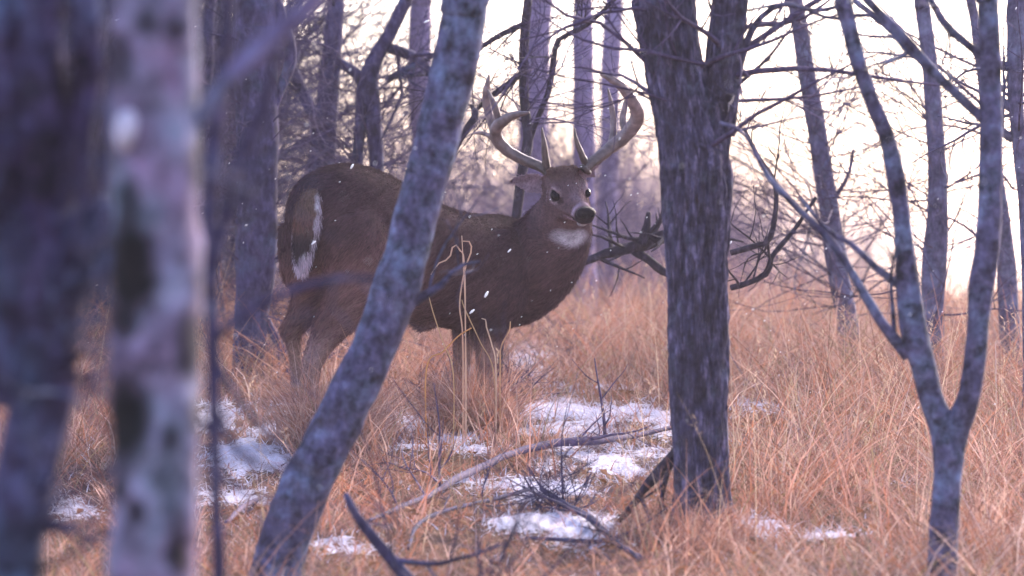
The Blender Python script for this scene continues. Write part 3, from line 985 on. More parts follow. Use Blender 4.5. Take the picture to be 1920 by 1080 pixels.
# snow crusted litter: pale curled bits where snow lies
mb = MB()
N4 = 170000
x, y = scatter(N4, 14.4, 29, rg)
sn = snow_mask(x, y)
keep = rg.uniform(0, 1, N4) < sn * 1.0 + 0.02
x, y = x[keep], y[keep]
n_ = len(x)
h = rg.uniform(0.008, 0.05, n_)
c = np.array([[0.76, 0.72, 0.82]]) * rg.uniform(0.8, 1.08, (n_, 1))  # lavender of shaded snow put into the base colour
v, q, cc = blades(x, y, h, rg.uniform(0.0014, 0.0042, n_), rg.uniform(0.0, 0.05, n_), rg.uniform(0, 0.05, n_), np.clip(c, 0, 0.88), rg, 3)
v[:, 2] += np.repeat(rg.uniform(0.0, 0.05, n_) ** 1.3, len(v) // n_)
mb.add(v, q, None, cc)
tag(mb.build('snow_crust', M_snow), 'crumbly snow caught on the flattened grass', 'snow', kind='stuff')

# dead leaves
mb = MB()
N5 = 3600
x, y = scatter(N5, 14.6, 24, rg)
keep = snow_mask(x, y) < 0.08
x, y = x[keep], y[keep]
N5 = len(x)
z = gz(x, y)
for k in range(N5):
    a = rg.uniform(0, 6.28)
    L = rg.uniform(0.010, 0.026)
    W_ = L * rg.uniform(0.4, 0.6)
    t_ = np.array([math.cos(a), math.sin(a), rg.uniform(-0.6, 0.6)])
    s_ = np.array([-math.sin(a), math.cos(a), rg.uniform(-0.8, 0.8)])
    o = np.array([x[k], y[k], z[k] + rg.uniform(0.01, 0.06)])
    vv = np.array([o - t_ * L, o + s_ * W_ + [0, 0, 0.006], o + t_ * L, o - s_ * W_ + [0, 0, 0.006], o])
    mb.add(vv, None, [[0, 1, 4], [1, 2, 4], [2, 3, 4], [3, 0, 4]], np.array([0.28, 0.13, 0.065]) * rg.uniform(0.5, 1.5))
tag(mb.build('leaf_litter', M_leaf, smooth=False), 'brown dead leaves caught low in the grass', 'dead leaves', kind='stuff')

# single stalks that stand out before the deer
def stalk(label, rows, Y, col):
    mb = MB()
    p = px_pts(rows, Y)
    g = float(gz(np.array([p[0, 0]]), np.array([Y]))[0])
    p = np.vstack([[p[0, 0], Y, g - 0.02, p[0, 3]], p]) if p[0, 2] > g else p
    tube(mb, p, 5, 36, None, col)
    tag(mb.build('grass_stalk', M_grass, None, True, p[0, :3]), label, 'grass stalk', 'single stalks before the deer')


stalk('tall straight straw stalk rising in front of the deer shoulder', [(874, 720, 1.6), (873, 640, 1.5), (872, 560, 1.4), (869, 500, 1.2), (866, 442, 0.8)], 19.2, (0.62, 0.44, 0.32))
stalk('looped straw blade curling beside the shoulder of the deer', [(868, 640, 1.5), (862, 570, 1.5), (872, 505, 1.5), (884, 470, 1.6), (880, 453, 1.5), (868, 452, 1.2)], 19.25, (0.62, 0.42, 0.30))
stalk('arched straw blade bending left before the deer flank', [(872, 520, 1.3), (862, 468, 1.6), (850, 460, 1.7), (842, 484, 1.6), (822, 494, 1.4), (808, 515, 1.1)], 19.3, (0.6, 0.42, 0.32))
stalk('yellow straw stalk slanting right in front of the foreleg', [(926, 700, 1.1), (900, 640, 1.1), (872, 580, 1.3), (866, 562, 0.8)], 19.35, (0.52, 0.36, 0.20))
stalk('yellow stalk crossing the belly of the deer beside the leaning trunk', [(850, 700, 1.2), (830, 640, 1.1), (812, 585, 1.0), (803, 550, 0.8)], 19.0, (0.52, 0.36, 0.20))
stalk('bent stalk with a hooked tip before the deer brisket', [(930, 690, 1.5), (922, 645, 1.5), (912, 612, 1.4), (911, 600, 1.3), (903, 597, 1.0)], 19.3, (0.6, 0.45, 0.34))
stalk('short stalk with forked tip under the deer chest', [(938, 690, 1.5), (940, 650, 1.5), (955, 620, 1.4), (957, 603, 1.0)], 19.4, (0.58, 0.38, 0.22))
stalk('rusty stalk crossing low under the deer belly', [(800, 690, 1.6), (830, 660, 1.6), (860, 630, 1.5), (884, 615, 1.3)], 19.1, (0.6, 0.33, 0.13))

# ------------------------------------------------------------------ the deer
DY = 20.0
AZ = math.radians(43)
Hd = np.array([math.cos(AZ), math.sin(AZ), 0.0])        # heading: right and away from the camera
Ld = np.array([math.sin(AZ), -math.cos(AZ), 0.0])       # its right flank, towards the camera
UP = np.array([0, 0, 1.0])


def D(px, py, d=0.0):
    return P(px, py, DY + d)


def loft(mb, sts, nseg=32, nlen=None):
    """sts rows: centre(3), side vec(3), up vec(3), w, hu, hd"""
    s = np.array([np.concatenate([c, a, b, [w, hu, hd]]) for (c, a, b, w, hu, hd) in sts])
    nlen = nlen or len(s) * 5
    s = catmull(s, nlen)
    a = np.linspace(0, 2 * math.pi, nseg, endpoint=False)
    ca, sa = np.cos(a), np.sin(a)
    w = np.maximum(s[:, 9], 0.002)
    hu = np.maximum(s[:, 10], 0.002)
    hd = np.maximum(s[:, 11], 0.002)
    hh = np.where(sa[None] > 0, hu[:, None], hd[:, None])
    v = s[:, None, 0:3] + s[:, None, 3:6] * (w[:, None] * ca[None])[..., None] + s[:, None, 6:9] * (hh * sa[None])[..., None]
    v = v.reshape(-1, 3)
    i = np.arange(nlen - 1)[:, None] * nseg
    j = np.arange(nseg)[None]
    j2 = (j + 1) % nseg
    q = np.stack([i + j, i + j2, i + nseg + j2, i + nseg + j], -1).reshape(-1, 4)
    v = np.vstack([v, s[0, :3], s[-1, :3]])
    n0 = nlen * nseg
    t0 = np.stack([np.full(nseg, n0), (np.arange(nseg) + 1) % nseg, np.arange(nseg)], -1)
    b_ = (nlen - 1) * nseg
    t1 = np.stack([np.full(nseg, n0 + 1), b_ + np.arange(nseg), b_ + (np.arange(nseg) + 1) % nseg], -1)
    mb.add(v, q, np.vstack([t0, t1]))


body = MB()
# torso
T_ = [0.0, 0.05, 0.15, 0.25, 0.35, 0.5, 0.65, 0.8, 0.95, 1.1, 1.2, 1.27]
top = [372, 336, 316, 310, 316, 337, 368, 392, 401, 405, 425, 455]
bot = [455, 515, 545, 560, 575, 592, 602, 612, 622, 618, 590, 550]
wid = [0.06, 0.125, 0.172, 0.19, 0.192, 0.19, 0.195, 0.195, 0.185, 0.16, 0.12, 0.06]
sts = []
for t_, a_, b_, w_ in zip(T_, top, bot, wid):
    px, d = 560 + 350 * t_, -0.45 + 0.68 * t_
    cy = a_ * 0.55 + b_ * 0.45
    sts.append((D(px, cy, d), Ld, UP, w_, (cy - a_) / 480.0, (b_ - cy) / 480.0))
loft(body, sts, 40, 60)


def limb(rows, nseg=20, dens=45):
    p = np.array([np.append(D(r[0], r[1], r[2]), r[3]) for r in rows])
    L = np.linalg.norm(np.diff(p[:, :3], axis=0), axis=1).sum()
    tube(body, p, nseg, int(L * dens) + 6)
    return p


# neck
limb([(935, 520, 0.30, 0.20), (965, 512, 0.31, 0.20), (1000, 492, 0.27, 0.182), (1030, 460, 0.21, 0.152), (1048, 425, 0.16, 0.130), (1058, 392, 0.11, 0.108), (1062, 362, 0.085, 0.082), (1062, 345, 0.08, 0.05)], 30)
# hind legs
def foot(px, d):
    Y = DY + d
    x_ = (px - 960) * Y / F
    return 540 - float(gz(np.array([x_]), np.array([Y]))[0]) * F / Y


fn, ff, gn, gf = foot(592, -0.55), foot(566, -0.28), foot(918, 0.13), foot(868, 0.30)
limb([(640, 430, -0.37, 0.16), (668, 490, -0.41, 0.150), (676, 540, -0.44, 0.118), (650, 575, -0.48, 0.092), (622, 610, -0.51, 0.068), (600, 650, -0.54, 0.048), (584, 690, -0.56, 0.038),
      (586, 735, -0.56, 0.026), (588, fn - 45, -0.555, 0.024), (589, fn - 26, -0.553, 0.030), (594, fn - 10, -0.55, 0.026), (597, fn, -0.545, 0.032)])
limb([(588, 430, -0.30, 0.13), (582, 500, -0.29, 0.115), (585, 545, -0.27, 0.085), (572, 580, -0.27, 0.062), (556, 605, -0.28, 0.046), (547, 622, -0.29, 0.040), (551, 655, -0.29, 0.028), (556, 700, -0.285, 0.023),
      (560, ff - 45, -0.28, 0.022), (561, ff - 26, -0.28, 0.029), (566, ff - 10, -0.275, 0.025), (569, ff, -0.27, 0.031)])
# point of the hock
limb([(584, 684, -0.56, 0.034), (576, 672, -0.565, 0.022)], 12)
limb([(545, 622, -0.29, 0.036), (535, 614, -0.30, 0.020), (533, 608, -0.30, 0.012)], 12)
# shoulder blade mass and fore legs
limb([(930, 440, 0.17, 0.09), (938, 500, 0.14, 0.115), (935, 560, 0.125, 0.105), (922, 600, 0.125, 0.075), (914, 640, 0.13, 0.052), (913, 690, 0.13, 0.038), (915, 715, 0.13, 0.036), (916, 740, 0.13, 0.026),
      (917, gn - 45, 0.13, 0.022), (917, gn - 26, 0.13, 0.028), (921, gn - 10, 0.13, 0.025), (924, gn, 0.13, 0.031)])
limb([(890, 560, 0.30, 0.10), (882, 600, 0.30, 0.066), (872, 640, 0.30, 0.046), (866, 685, 0.30, 0.036), (864, 710, 0.30, 0.034), (864, 735, 0.30, 0.025),
      (866, gf - 45, 0.30, 0.021), (866, gf - 26, 0.30, 0.027), (870, gf - 10, 0.30, 0.024), (873, gf, 0.30, 0.030)])
# sheath under the belly
limb([(770, 578, 0.0, 0.05), (792, 598, 0.0, 0.045), (812, 604, 0.02, 0.03)], 14)

# head, in its own frame
HO = D(1067, 366, 0.0)
Fw = np.array([0.36, -0.83, -0.35])
Fw /= np.linalg.norm(Fw)
Sd = np.array([0.90, 0.40, 0.13])
Sd -= Fw * np.dot(Sd, Fw)
Sd /= np.linalg.norm(Sd)
Uh = np.cross(Sd, Fw)
if Uh[2] < 0:
    Uh = -Uh


def H(x, y, z):
    return HO + Sd * x + Fw * y + Uh * z


hs = []
for (y_, w_, zt, zb) in [(-0.14, 0.04, 0.04, -0.06), (-0.12, 0.064, 0.068, -0.085), (-0.085, 0.080, 0.092, -0.108), (-0.045, 0.083, 0.094, -0.114), (-0.01, 0.076, 0.079, -0.106), (0.03, 0.064, 0.054, -0.093),
                         (0.07, 0.049, 0.031, -0.078), (0.11, 0.041, 0.021, -0.068), (0.145, 0.040, 0.015, -0.064), (0.17, 0.038, 0.006, -0.060), (0.187, 0.026, -0.006, -0.052), (0.194, 0.010, -0.02, -0.04)]:
    cz = (zt + zb) / 2
    hs.append((H(0, y_, cz), Sd, Uh, w_, zt - cz, cz - zb))
loft(body, hs, 30, 48)


def hlimb(rows, nseg=16, nlen=14, flat=None):
    p = np.array([np.append(H(r[0], r[1], r[2]), r[3]) for r in rows])
    tube(body, p, nseg, nlen, None, (1, 1, 1), flat)


for s in (-1, 1):
    hlimb([(s * 0.052, -0.035, 0.044, 0.018), (s * 0.062, -0.005, 0.040, 0.015), (s * 0.054, 0.03, 0.030, 0.012)])          # brow ridge
    hlimb([(s * 0.056, -0.01, -0.012, 0.020), (s * 0.046, 0.05, -0.028, 0.020), (s * 0.034, 0.10, -0.034, 0.014)])          # cheek bone
    hlimb([(s * 0.050, -0.06, -0.05, 0.042), (s * 0.044, -0.02, -0.072, 0.030), (s * 0.030, 0.05, -0.066, 0.016)])          # jaw
    hlimb([(s * 0.022, 0.158, -0.018, 0.020), (s * 0.022, 0.178, -0.022, 0.018)])                                           # nostril wings
    hlimb([(s * 0.040, -0.07, 0.05, 0.020), (s * 0.046, -0.085, 0.085, 0.021)])                                             # pedicle


# ears: cupped leaf shapes, built thick enough to fuse with the skull
def ear(s, tip, base, open_dir, width=0.047):
    tip, base = np.array(tip), np.array(base)
    ax = tip - base
    L = np.linalg.norm(ax)
    ax = ax / L
    od = np.array(open_dir, float)
    od -= ax * np.dot(od, ax)
    od /= np.linalg.norm(od)
    sv = np.cross(ax, od)
    n_l, n_w = 16, 13
    V = []
    for side in (0, 1):
        for i in range(n_l):
            u = i / (n_l - 1)
            wv = width * (math.sin(math.pi * min(1, 0.16 + 0.84 * u) ** 0.9) ** 0.75) + 0.004
            for k in range(n_w):
                a_ = (k / (n_w - 1) - 0.5) * 2
                cup = 0.60 * (1 - 0.5 * u)
                off = wv * cup * (a_ * a_ - 0.5) + (-0.011 * (1 - 0.3 * u) * (1 - a_ ** 4) if side else 0.0)
                V.append(base + ax * L * u + sv * wv * a_ * (0.95) + od * off)
    V = np.array([H(*p_) for p_ in V])
    m_ = n_l * n_w
    Q = []
    for side in (0, 1):
        for i in range(n_l - 1):
            for k in range(n_w - 1):
                a0 = side * m_ + i * n_w + k
                Q.append([a0, a0 + 1, a0 + n_w + 1, a0 + n_w] if side == 0 else [a0, a0 + n_w, a0 + n_w + 1, a0 + 1])
    for i in range(n_l - 1):
        for k in (0, n_w - 1):
            a0 = i * n_w + k
            Q.append([a0, a0 + n_w, m_ + a0 + n_w, m_ + a0])
    for k in range(n_w - 1):
        for i in (0, n_l - 1):
            a0 = i * n_w + k
            Q.append([a0, a0 + 1, m_ + a0 + 1, m_ + a0])
    body.add(V, Q, None)
    hlimb([tuple(base - ax * 0.03) + (0.022,), tuple(base + ax * 0.012) + (0.026,)])


EARS = [(-1, (-0.205, -0.10, 0.050), (-0.062, -0.085, 0.020), (-0.15, 0.95, 0.1)), (1, (0.205, -0.10, 0.125), (0.064, -0.085, 0.022), (0.15, 0.95, -0.1))]
for e in EARS:
    ear(*e)

# fuse everything into one continuous surface
V = np.concatenate(body.v)
Q = np.concatenate(body.q)
T3 = np.concatenate(body.t)
me0 = make_mesh('deer_rough', V, Q, T3)
tmp = bpy.data.objects.new('deer_rough', me0)
S.collection.objects.link(tmp)
rm = tmp.modifiers.new('r', 'REMESH')
rm.mode = 'VOXEL'
rm.voxel_size = 0.0058
rm.adaptivity = 0.0
smo = tmp.modifiers.new('s', 'SMOOTH')
smo.factor = 0.5
smo.iterations = 5
dg = bpy.context.evaluated_depsgraph_get()
me = bpy.data.meshes.new_from_object(tmp.evaluated_get(dg))
bpy.data.objects.remove(tmp)
nv = len(me.vertices)
co = np.zeros(nv * 3, np.float32)
me.vertices.foreach_get('co', co)
co = co.reshape(-1, 3).astype(float)
no = np.zeros(nv * 3, np.float32)
me.vertices.foreach_get('normal', no)
no = no.reshape(-1, 3).astype(float)

# smooth the big joints of the trunk (not the head)
hl = co - HO
hx, hy, hz = hl @ Sd, hl @ Fw, hl @ Uh
nbody = np.clip((np.linalg.norm(hl, axis=1) - 0.26) / 0.1, 0, 1)
ed = np.zeros(len(me.edges) * 2, np.int32)
me.edges.foreach_get('vertices', ed)
ed = ed.reshape(-1, 2)
deg = np.bincount(ed.ravel(), minlength=nv).astype(float)[:, None]
thick = np.clip((co[:, 2] + 0.32) / 0.16, 0, 1)         # keep thin lower legs as they are
for it in range(26):
    s_ = np.zeros_like(co)
    for a_ in range(3):
        s_[:, a_] = np.bincount(ed[:, 0], co[ed[:, 1], a_], nv) + np.bincount(ed[:, 1], co[ed[:, 0], a_], nv)
    co = co + (s_ / deg - co) * (0.6 * nbody * thick)[:, None]
# soft folds and muscle relief
relief = 0.006 * fbm(co * np.array([7, 7, 5]), 91, 3) + 0.0022 * fbm(co * 34, 95, 3)
co = co + no * (relief * (0.25 + 0.75 * nbody))[:, None]


# ---- coat colours
def blend(c, tgt, w):
    w = np.clip(w, 0, 1)[:, None]
    return c * (1 - w) + np.array(tgt) * w


def coat(co):
    rel = co - HO
    hx, hy, hz = rel @ Sd, rel @ Fw, rel @ Uh
    n_ = len(co)
    px = co[:, 0] * F / co[:, 1] + 960
    z = co[:, 2]
    t_ = ((co - D(560, 400, -0.45)) @ Hd)                    # along the body
    lat = ((co - D(560, 400, -0.45)) @ Ld)
    c = np.tile(np.array([0.100, 0.070, 0.062]), (n_, 1))
    nz = fbm(co * 9, 41, 4)
    # dark upper back, warm tawny flanks and thighs
    tz = np.interp(t_, T_, [D(0, a_, 0)[2] for a_ in top])
    depth = tz - z
    c = blend(c, (0.052, 0.036, 0.043), 1 - depth / 0.16)
    c = blend(c, (0.245, 0.158, 0.112), np.clip((depth - 0.22) / 0.15, 0, 1) * np.clip(1 - (t_ - 0.35) / 0.3, 0, 1) * 0.8)
    c = blend(c, (0.22, 0.165, 0.125), np.clip((depth - 0.44) / 0.1, 0, 1) * 0.7)
    # rump edge beside the tail: pale
    # legs
    c = blend(c, (0.30, 0.235, 0.165), np.clip((-0.15 - z) / 0.1, 0, 1) * 0.85)
    c = blend(c, (0.03, 0.025, 0.025), np.clip((gz(co[:, 0], co[:, 1]) + 0.045 - z) / 0.012, 0, 1))
    # dark brisket
    c = blend(c, (0.055, 0.040, 0.036), np.clip(1 - np.linalg.norm((co - D(930, 610, 0.2)) / np.array([0.2, 0.3, 0.10]), axis=1), 0, 1) * 1.2)
    # neck: greyer
    nk = np.clip(1 - np.linalg.norm((co - D(1045, 440, 0.15)) / np.array([0.20, 0.30, 0.22]), axis=1), 0, 1)
    c = blend(c, (0.128, 0.094, 0.084), nk * 1.6)
    # throat patch
    th = (hy > -0.16)
    tp = D(1074, 447, 0.02)
    w_ = 1.35 - np.sqrt(((co[:, 0] - tp[0]) / 0.075) ** 2 + ((co[:, 2] - tp[2] - 0.12 * np.abs(co[:, 0] - tp[0])) / 0.031) ** 2 + ((co[:, 1] - tp[1]) / 0.22) ** 2) + nz * 0.5
    c = blend(c, (0.54, 0.62, 0.58), np.clip(w_ * 1.5, 0, 1) * (no_y < 0.2))
    # ---- head
    hd = (np.linalg.norm(rel / 1.0, axis=1) < 0.34) & (hy > -0.15)
    hw = hd.astype(float) * np.clip((hy + 0.15) / 0.05, 0, 1) * np.clip((hz + 0.125) / 0.02, 0, 1)
    base = np.tile(np.array([0.140, 0.104, 0.092]), (n_, 1))
    base = blend(base, (0.085, 0.058, 0.042), np.clip((hz - 0.035) / 0.03, 0, 1) * np.clip((0.03 - hy) / 0.05, 0, 1) * (np.abs(hx) < 0.07))
    base = blend(base, (0.19, 0.155, 0.14), np.clip((hy - 0.02) / 0.06, 0, 1) * np.clip(1 - np.abs(hx) / 0.032, 0, 1) * (hz > -0.03))
    # white round the eye
    for s in (-1, 1):
        de = np.sqrt((hx - s * 0.068) ** 2 + (hy - 0.012) ** 2 + (hz - 0.010) ** 2)
        base = blend(base, (0.42, 0.36, 0.32), np.clip((0.040 - de) / 0.010, 0, 1) * 0.75)
        base = blend(base, (0.02, 0.015, 0.014), np.clip((0.0285 - de) / 0.005, 0, 1))
        base = blend(base, (0.05, 0.036, 0.03), np.clip((0.018 - np.sqrt((hx - s * 0.056) ** 2 + ((hy - 0.045) / 1.6) ** 2 + (hz - 0.0) ** 2)) / 0.008, 0, 1))
    # muzzle: white band behind the nose, dark spot on the lip, white chin
    band = np.clip(1 - np.abs(hy - 0.134 + 0.02 * nz) / 0.016, 0, 1)
    base = blend(base, (0.42, 0.37, 0.38), band * 1.1 * (hz > -0.05) * np.clip(np.abs(hx) / 0.034, 0.05, 1))
    base = blend(base, (0.40, 0.35, 0.35), np.clip((hy - 0.05) / 0.03, 0, 1) * np.clip((-0.046 - hz) / 0.010, 0, 1))
    base = blend(base, (0.025, 0.020, 0.022), np.clip((hy - 0.153) / 0.008, 0, 1) * np.clip((hz + 0.050) / 0.006, 0, 1))
    base = blend(base, (0.03, 0.024, 0.024), np.clip(1 - np.abs(hz + 0.045 + 0.1 * (hy - 0.15)) / 0.006, 0, 1) * np.clip((hy - 0.09) / 0.02, 0, 1))
    base = blend(base, (0.03, 0.024, 0.024), np.clip((0.020 - np.sqrt((np.abs(hx) - 0.036) ** 2 + (hy - 0.135) ** 2 + (hz + 0.048) ** 2)) / 0.008, 0, 1))
    # ears
    er = np.abs(hx) > 0.078
    er = er & (hy < -0.03) & (hz > -0.03)
    base = blend(base, (0.12, 0.09, 0.075), er.astype(float))
    inner = er & ((nrm @ Fw) > 0.15)
    base = blend(base, (0.31, 0.27, 0.275), inner.astype(float) * (0.75 + 0.5 * nz))
    c = c * (1 - hw[:, None]) + base * hw[:, None]
    st_ = np.stack([(co @ (Hd * 0.85 + UP * 0.5)) * 9, (co @ Ld) * 45, (co @ (UP * 0.85 - Hd * 0.5)) * 45], -1)
    g = 1 + 0.20 * nz + 0.34 * fbm(st_, 47, 3) + 0.12 * fbm(co * np.array([60, 60, 25]), 43, 2)
    return np.clip(c * g[:, None] * np.array([0.86, 0.69, 0.82]), 0.008, 0.85)


no_y = no[:, 1]
nrm = no
cc = coat(co)
me.vertices.foreach_set('co', co.astype(np.float32).ravel())
ca = np.ones((nv, 4), np.float32)
ca[:, :3] = cc
a_ = me.attributes.new('Col', 'FLOAT_COLOR', 'POINT')
a_.data.foreach_set('color', ca.ravel())
me.polygons.foreach_set('use_smooth', np.ones(len(me.polygons), bool))
me.materials.clear()
me.materials.append(M_fur)
me.update()

base = np.array([*D(760, 800, 0)[:2], 0.0])
base[2] = float(gz(base[0:1], base[1:2])[0])
deer = empty('deer', base, 'antlered buck standing behind the leaning trunk with its head turned to the camera', 'deer')
me.transform(__import__('mathutils').Matrix.Translation(-Vector(base)))
bo = bpy.data.objects.new('body', me)
S.collection.objects.link(bo)
bo.parent = deer

# ---- tail
mb = MB()
tl = [(585, 336, -0.38, 0.020), (581, 362, -0.445, 0.050), (577, 400, -0.485, 0.066), (573, 440, -0.50, 0.062), (569, 470, -0.505, 0.046), (567, 490, -0.505, 0.028), (565, 508, -0.50, 0.006)]
s0 = []
for (a, b_, d, w_) in tl:
    s0.append((D(a, b_, d), Ld, -Hd, w_, 0.026 if w_ > 0.02 else 0.012, 0.02))
loft(mb, s0, 28, 40)
v = mb.v[0]
cen = catmull(np.array([D(a, b_, d) for (a, b_, d, w_) in tl]), 40)
cw = np.interp(v[:, 2][::-1], np.array([D(a, b_, d)[2] for (a, b_, d, w_) in tl])[::-1], np.array([w_ for (*_, w_) in tl])[::-1])[::-1]
cx_ = np.interp(-v[:, 2], -cen[:, 2], np.arange(40))
ctr = np.stack([np.interp(cx_, np.arange(40), cen[:, k]) for k in range(3)], -1)
u = ((v - ctr) @ Ld) / np.maximum(cw, 0.01)
py = 540 - v[:, 2] * F / v[:, 1]
nz = fbm(v * 40, 61, 3)
c = np.tile(np.array([0.11, 0.068, 0.052]), (len(v), 1))
c = blend(c, (0.13, 0.050, 0.042), np.clip(1 - np.abs(py - 420) / 30, 0, 1) * 0.45)
c = blend(c, (0.04, 0.028, 0.032), np.clip((py - 425) / 30, 0, 1))
c = blend(c, (0.50, 0.45, 0.47), np.clip((u - 0.90 + 0.15 * nz) / 0.12, 0, 1) * np.clip((py - 350) / 40, 0, 1) * 0.9)
c = blend(c, (0.34, 0.30, 0.31), np.clip((-u - 0.80 + 0.2 * nz) / 0.2, 0, 1) * np.clip((py - 400) / 40, 0, 1) * 0.8)
c = blend(c, (0.62, 0.56, 0.60), np.clip((py - 488 + 18 * np.abs(u) + 10 * nz) / 14, 0, 1))
mb.c[0] = c
tail_v, tail_c = v.copy(), c.copy()
mb.build('tail', M_fur, deer)

# ---- eyes and nose
def ball(mb, c0, r, ax=(1, 1, 1), col=(1, 1, 1), n_=16, fr=(None, None, None)):
    a = np.linspace(0, 2 * math.pi, n_, endpoint=False)
    b_ = np.linspace(0, math.pi, n_ // 2 + 1)
    A, B = np.meshgrid(a, b_)
    s_, f_, u_ = fr
    loc = np.stack([np.sin(B) * np.cos(A) * ax[0], np.sin(B) * np.sin(A) * ax[1], np.cos(B) * ax[2]], -1).reshape(-1, 3) * r
    v = c0 + loc[:, :1] * s_ + loc[:, 1:2] * f_ + loc[:, 2:] * u_
    i = np.arange(n_ // 2)[:, None] * n_
    j = np.arange(n_)[None]
    j2 = (j + 1) % n_
    mb.add(v, np.stack([i + j, i + j2, i + n_ + j2, i + n_ + j], -1).reshape(-1, 4), None, col)


M_eye = attr_mat('wet_eye', 0.12, 0.08)
M_nose = attr_mat('wet_nose', 0.4, 0.07, 260, 0.4, bump=0.8)
for s in (-1, 1):
    mb = MB()
    ball(mb, H(s * 0.0655, 0.016, 0.010), 0.0235, (0.72, 1.2, 0.80), (0.006, 0.004, 0.006), 18, (Sd, Fw, Uh))
    mb.build('eye', M_eye, deer)
mb = MB()
NC = (0.008, 0.0055, 0.010)
ball(mb, H(0, 0.170, -0.004), 0.030, (1.22, 0.75, 0.62), NC, 24, (Sd, Fw, Uh))
ball(mb, H(0, 0.176, -0.016), 0.025, (1.0, 0.78, 0.95), NC, 24, (Sd, Fw, Uh))
ball(mb, H(0, 0.174, -0.036), 0.015, (1.1, 0.8, 1.0), NC, 16, (Sd, Fw, Uh))
for s in (-1, 1):
    ball(mb, H(s * 0.021, 0.174, -0.012), 0.0195, (1, 0.95, 0.95), NC, 18, (Sd, Fw, Uh))
    ball(mb, H(s * 0.0215, 0.191, -0.017), 0.0068, (1.3, 0.5, 0.8), (0.003, 0.003, 0.004), 12, (Sd, Fw, Uh))
mb.build('nose', M_nose, deer)
mb = MB()
ball(mb, H(-0.004, 0.146, -0.063), 0.018, (1.1, 1.1, 0.55), (0.30, 0.26, 0.27), 18, (Sd, Fw, Uh))
mb.build('chin', M_fur, deer)

# ---- antlers
M_ant = attr_mat('antler_bone', 0.5, 0.4, 34, 0.28, bump=0.5, stretch=(1, 1, 1))


def ant_col(v):
    d = np.linalg.norm(v - H(0, -0.08, 0.1), axis=1)
    w = np.clip((d - 0.06) / 0.28, 0, 1)[:, None]
    c = np.array([0.075, 0.052, 0.046]) * (1 - w) + np.array([0.185, 0.128, 0.128]) * w
    return np.clip(c * (1 + 0.9 * fbm(v * np.array([40, 40, 28]), 66, 4))[:, None], 0.02, 0.6)


def ant_disp(v, nn, a, r):
    return (0.16 * fbm(v * 55, 67, 3) + 0.09 * np.cos(a * 5 + 3 * fbm(v * 8, 68, 2))) * r


def antler(main, tines):
    mb = MB()
    for rows in [main] + tines:
        p = np.array([np.append(D(r_[0], r_[1], r_[3]), r_[2] / 480.0) for r_ in rows])
        L = np.linalg.norm(np.diff(p[:, :3], axis=0), axis=1).sum()
        tube(mb, p, 16, int(L * 130) + 8, ant_disp, ant_col)
    # burr at the base
    p0 = D(main[0][0], main[0][1], main[0][3])
    p1 = D(main[1][0], main[1][1], main[1][3])
    dd = (p1 - p0) / np.linalg.norm(p1 - p0)
    tube(mb, [np.append(p0 - dd * 0.004, 0.018), np.append(p0 + dd * 0.006, 0.026), np.append(p0 + dd * 0.014, 0.019)], 18, 9, lambda v, nn, a, r: 0.15 * np.cos(a * 9) * r, ant_col)
    return mb.build('antler', M_ant, deer)


antler([(1039, 331, 9, 0.06), (1026, 321, 9.5, 0.07), (1008, 310, 9.5, 0.09), (980, 298, 10, 0.11), (952, 282, 10.5, 0.11), (932, 260, 11.5, 0.09), (931, 240, 11.5, 0.05), (946, 225, 9.5, 0.0), (968, 215, 6.5, -0.05), (992, 211, 2.2, -0.09)],
       [[(1026, 322, 9, 0.07), (1023, 296, 7, 0.04), (1020, 268, 5, 0.02), (1016, 240, 1.4, 0.01)],
        [(932, 262, 9, 0.09), (922, 230, 8, 0.09), (915, 205, 8, 0.09), (911, 180, 7, 0.07), (914, 158, 5, 0.05), (917, 140, 1.5, 0.04)],
        [(936, 236, 8, 0.06), (930, 205, 6.5, 0.03), (922, 185, 4.5, 0.02), (914, 168, 2, 0.02)],
        [(934, 268, 8, 0.10), (917, 254, 4.5, 0.13), (900, 249, 3.5, 0.15), (886, 251, 1.2, 0.16)]])
antler([(1096, 320, 9, 0.07), (1108, 306, 10, 0.08), (1124, 293, 10.5, 0.10), (1146, 277, 11.5, 0.12), (1170, 257, 12.5, 0.12), (1190, 234, 13.5, 0.08), (1196, 213, 13, 0.03), (1187, 190, 11, -0.02), (1168, 165, 8.5, -0.06),
        (1148, 150, 6.5, -0.09), (1126, 139, 2.6, -0.11)],
       [[(1102, 314, 8, 0.08), (1094, 297, 6.5, 0.06), (1085, 275, 5, 0.04), (1079, 256, 3.4, 0.03), (1077, 240, 1.3, 0.03)],
        [(1144, 279, 8, 0.13), (1150, 255, 7, 0.16), (1150, 225, 5.8, 0.18), (1146, 195, 4.5, 0.18), (1140, 166, 1.5, 0.17)],
        [(1176, 250, 9, 0.13), (1168, 225, 6, 0.15), (1172, 200, 5, 0.15), (1176, 178, 1.6, 0.14)]])

# ---- coat hair
rgh = np.random.default_rng(909)


def fur(n_hair, verts, quads, cols, norms, length, lift, name, seed):
    a_, b_, c_, d_ = (verts[quads[:, k]] for k in range(4))
    ar = np.linalg.norm(np.cross(c_ - a_, d_ - b_), axis=1)
    ar = ar / ar.sum()
    f = rgh.choice(len(quads), n_hair, p=ar)
    u, w = rgh.uniform(0, 1, (2, n_hair, 1))
    p = (a_[f] * (1 - u) + b_[f] * u) * (1 - w) + (d_[f] * (1 - u) + c_[f] * u) * w
    nn = norms[quads[f, 0]]
    cl = cols[quads[f, 0]]
    return p, nn, cl


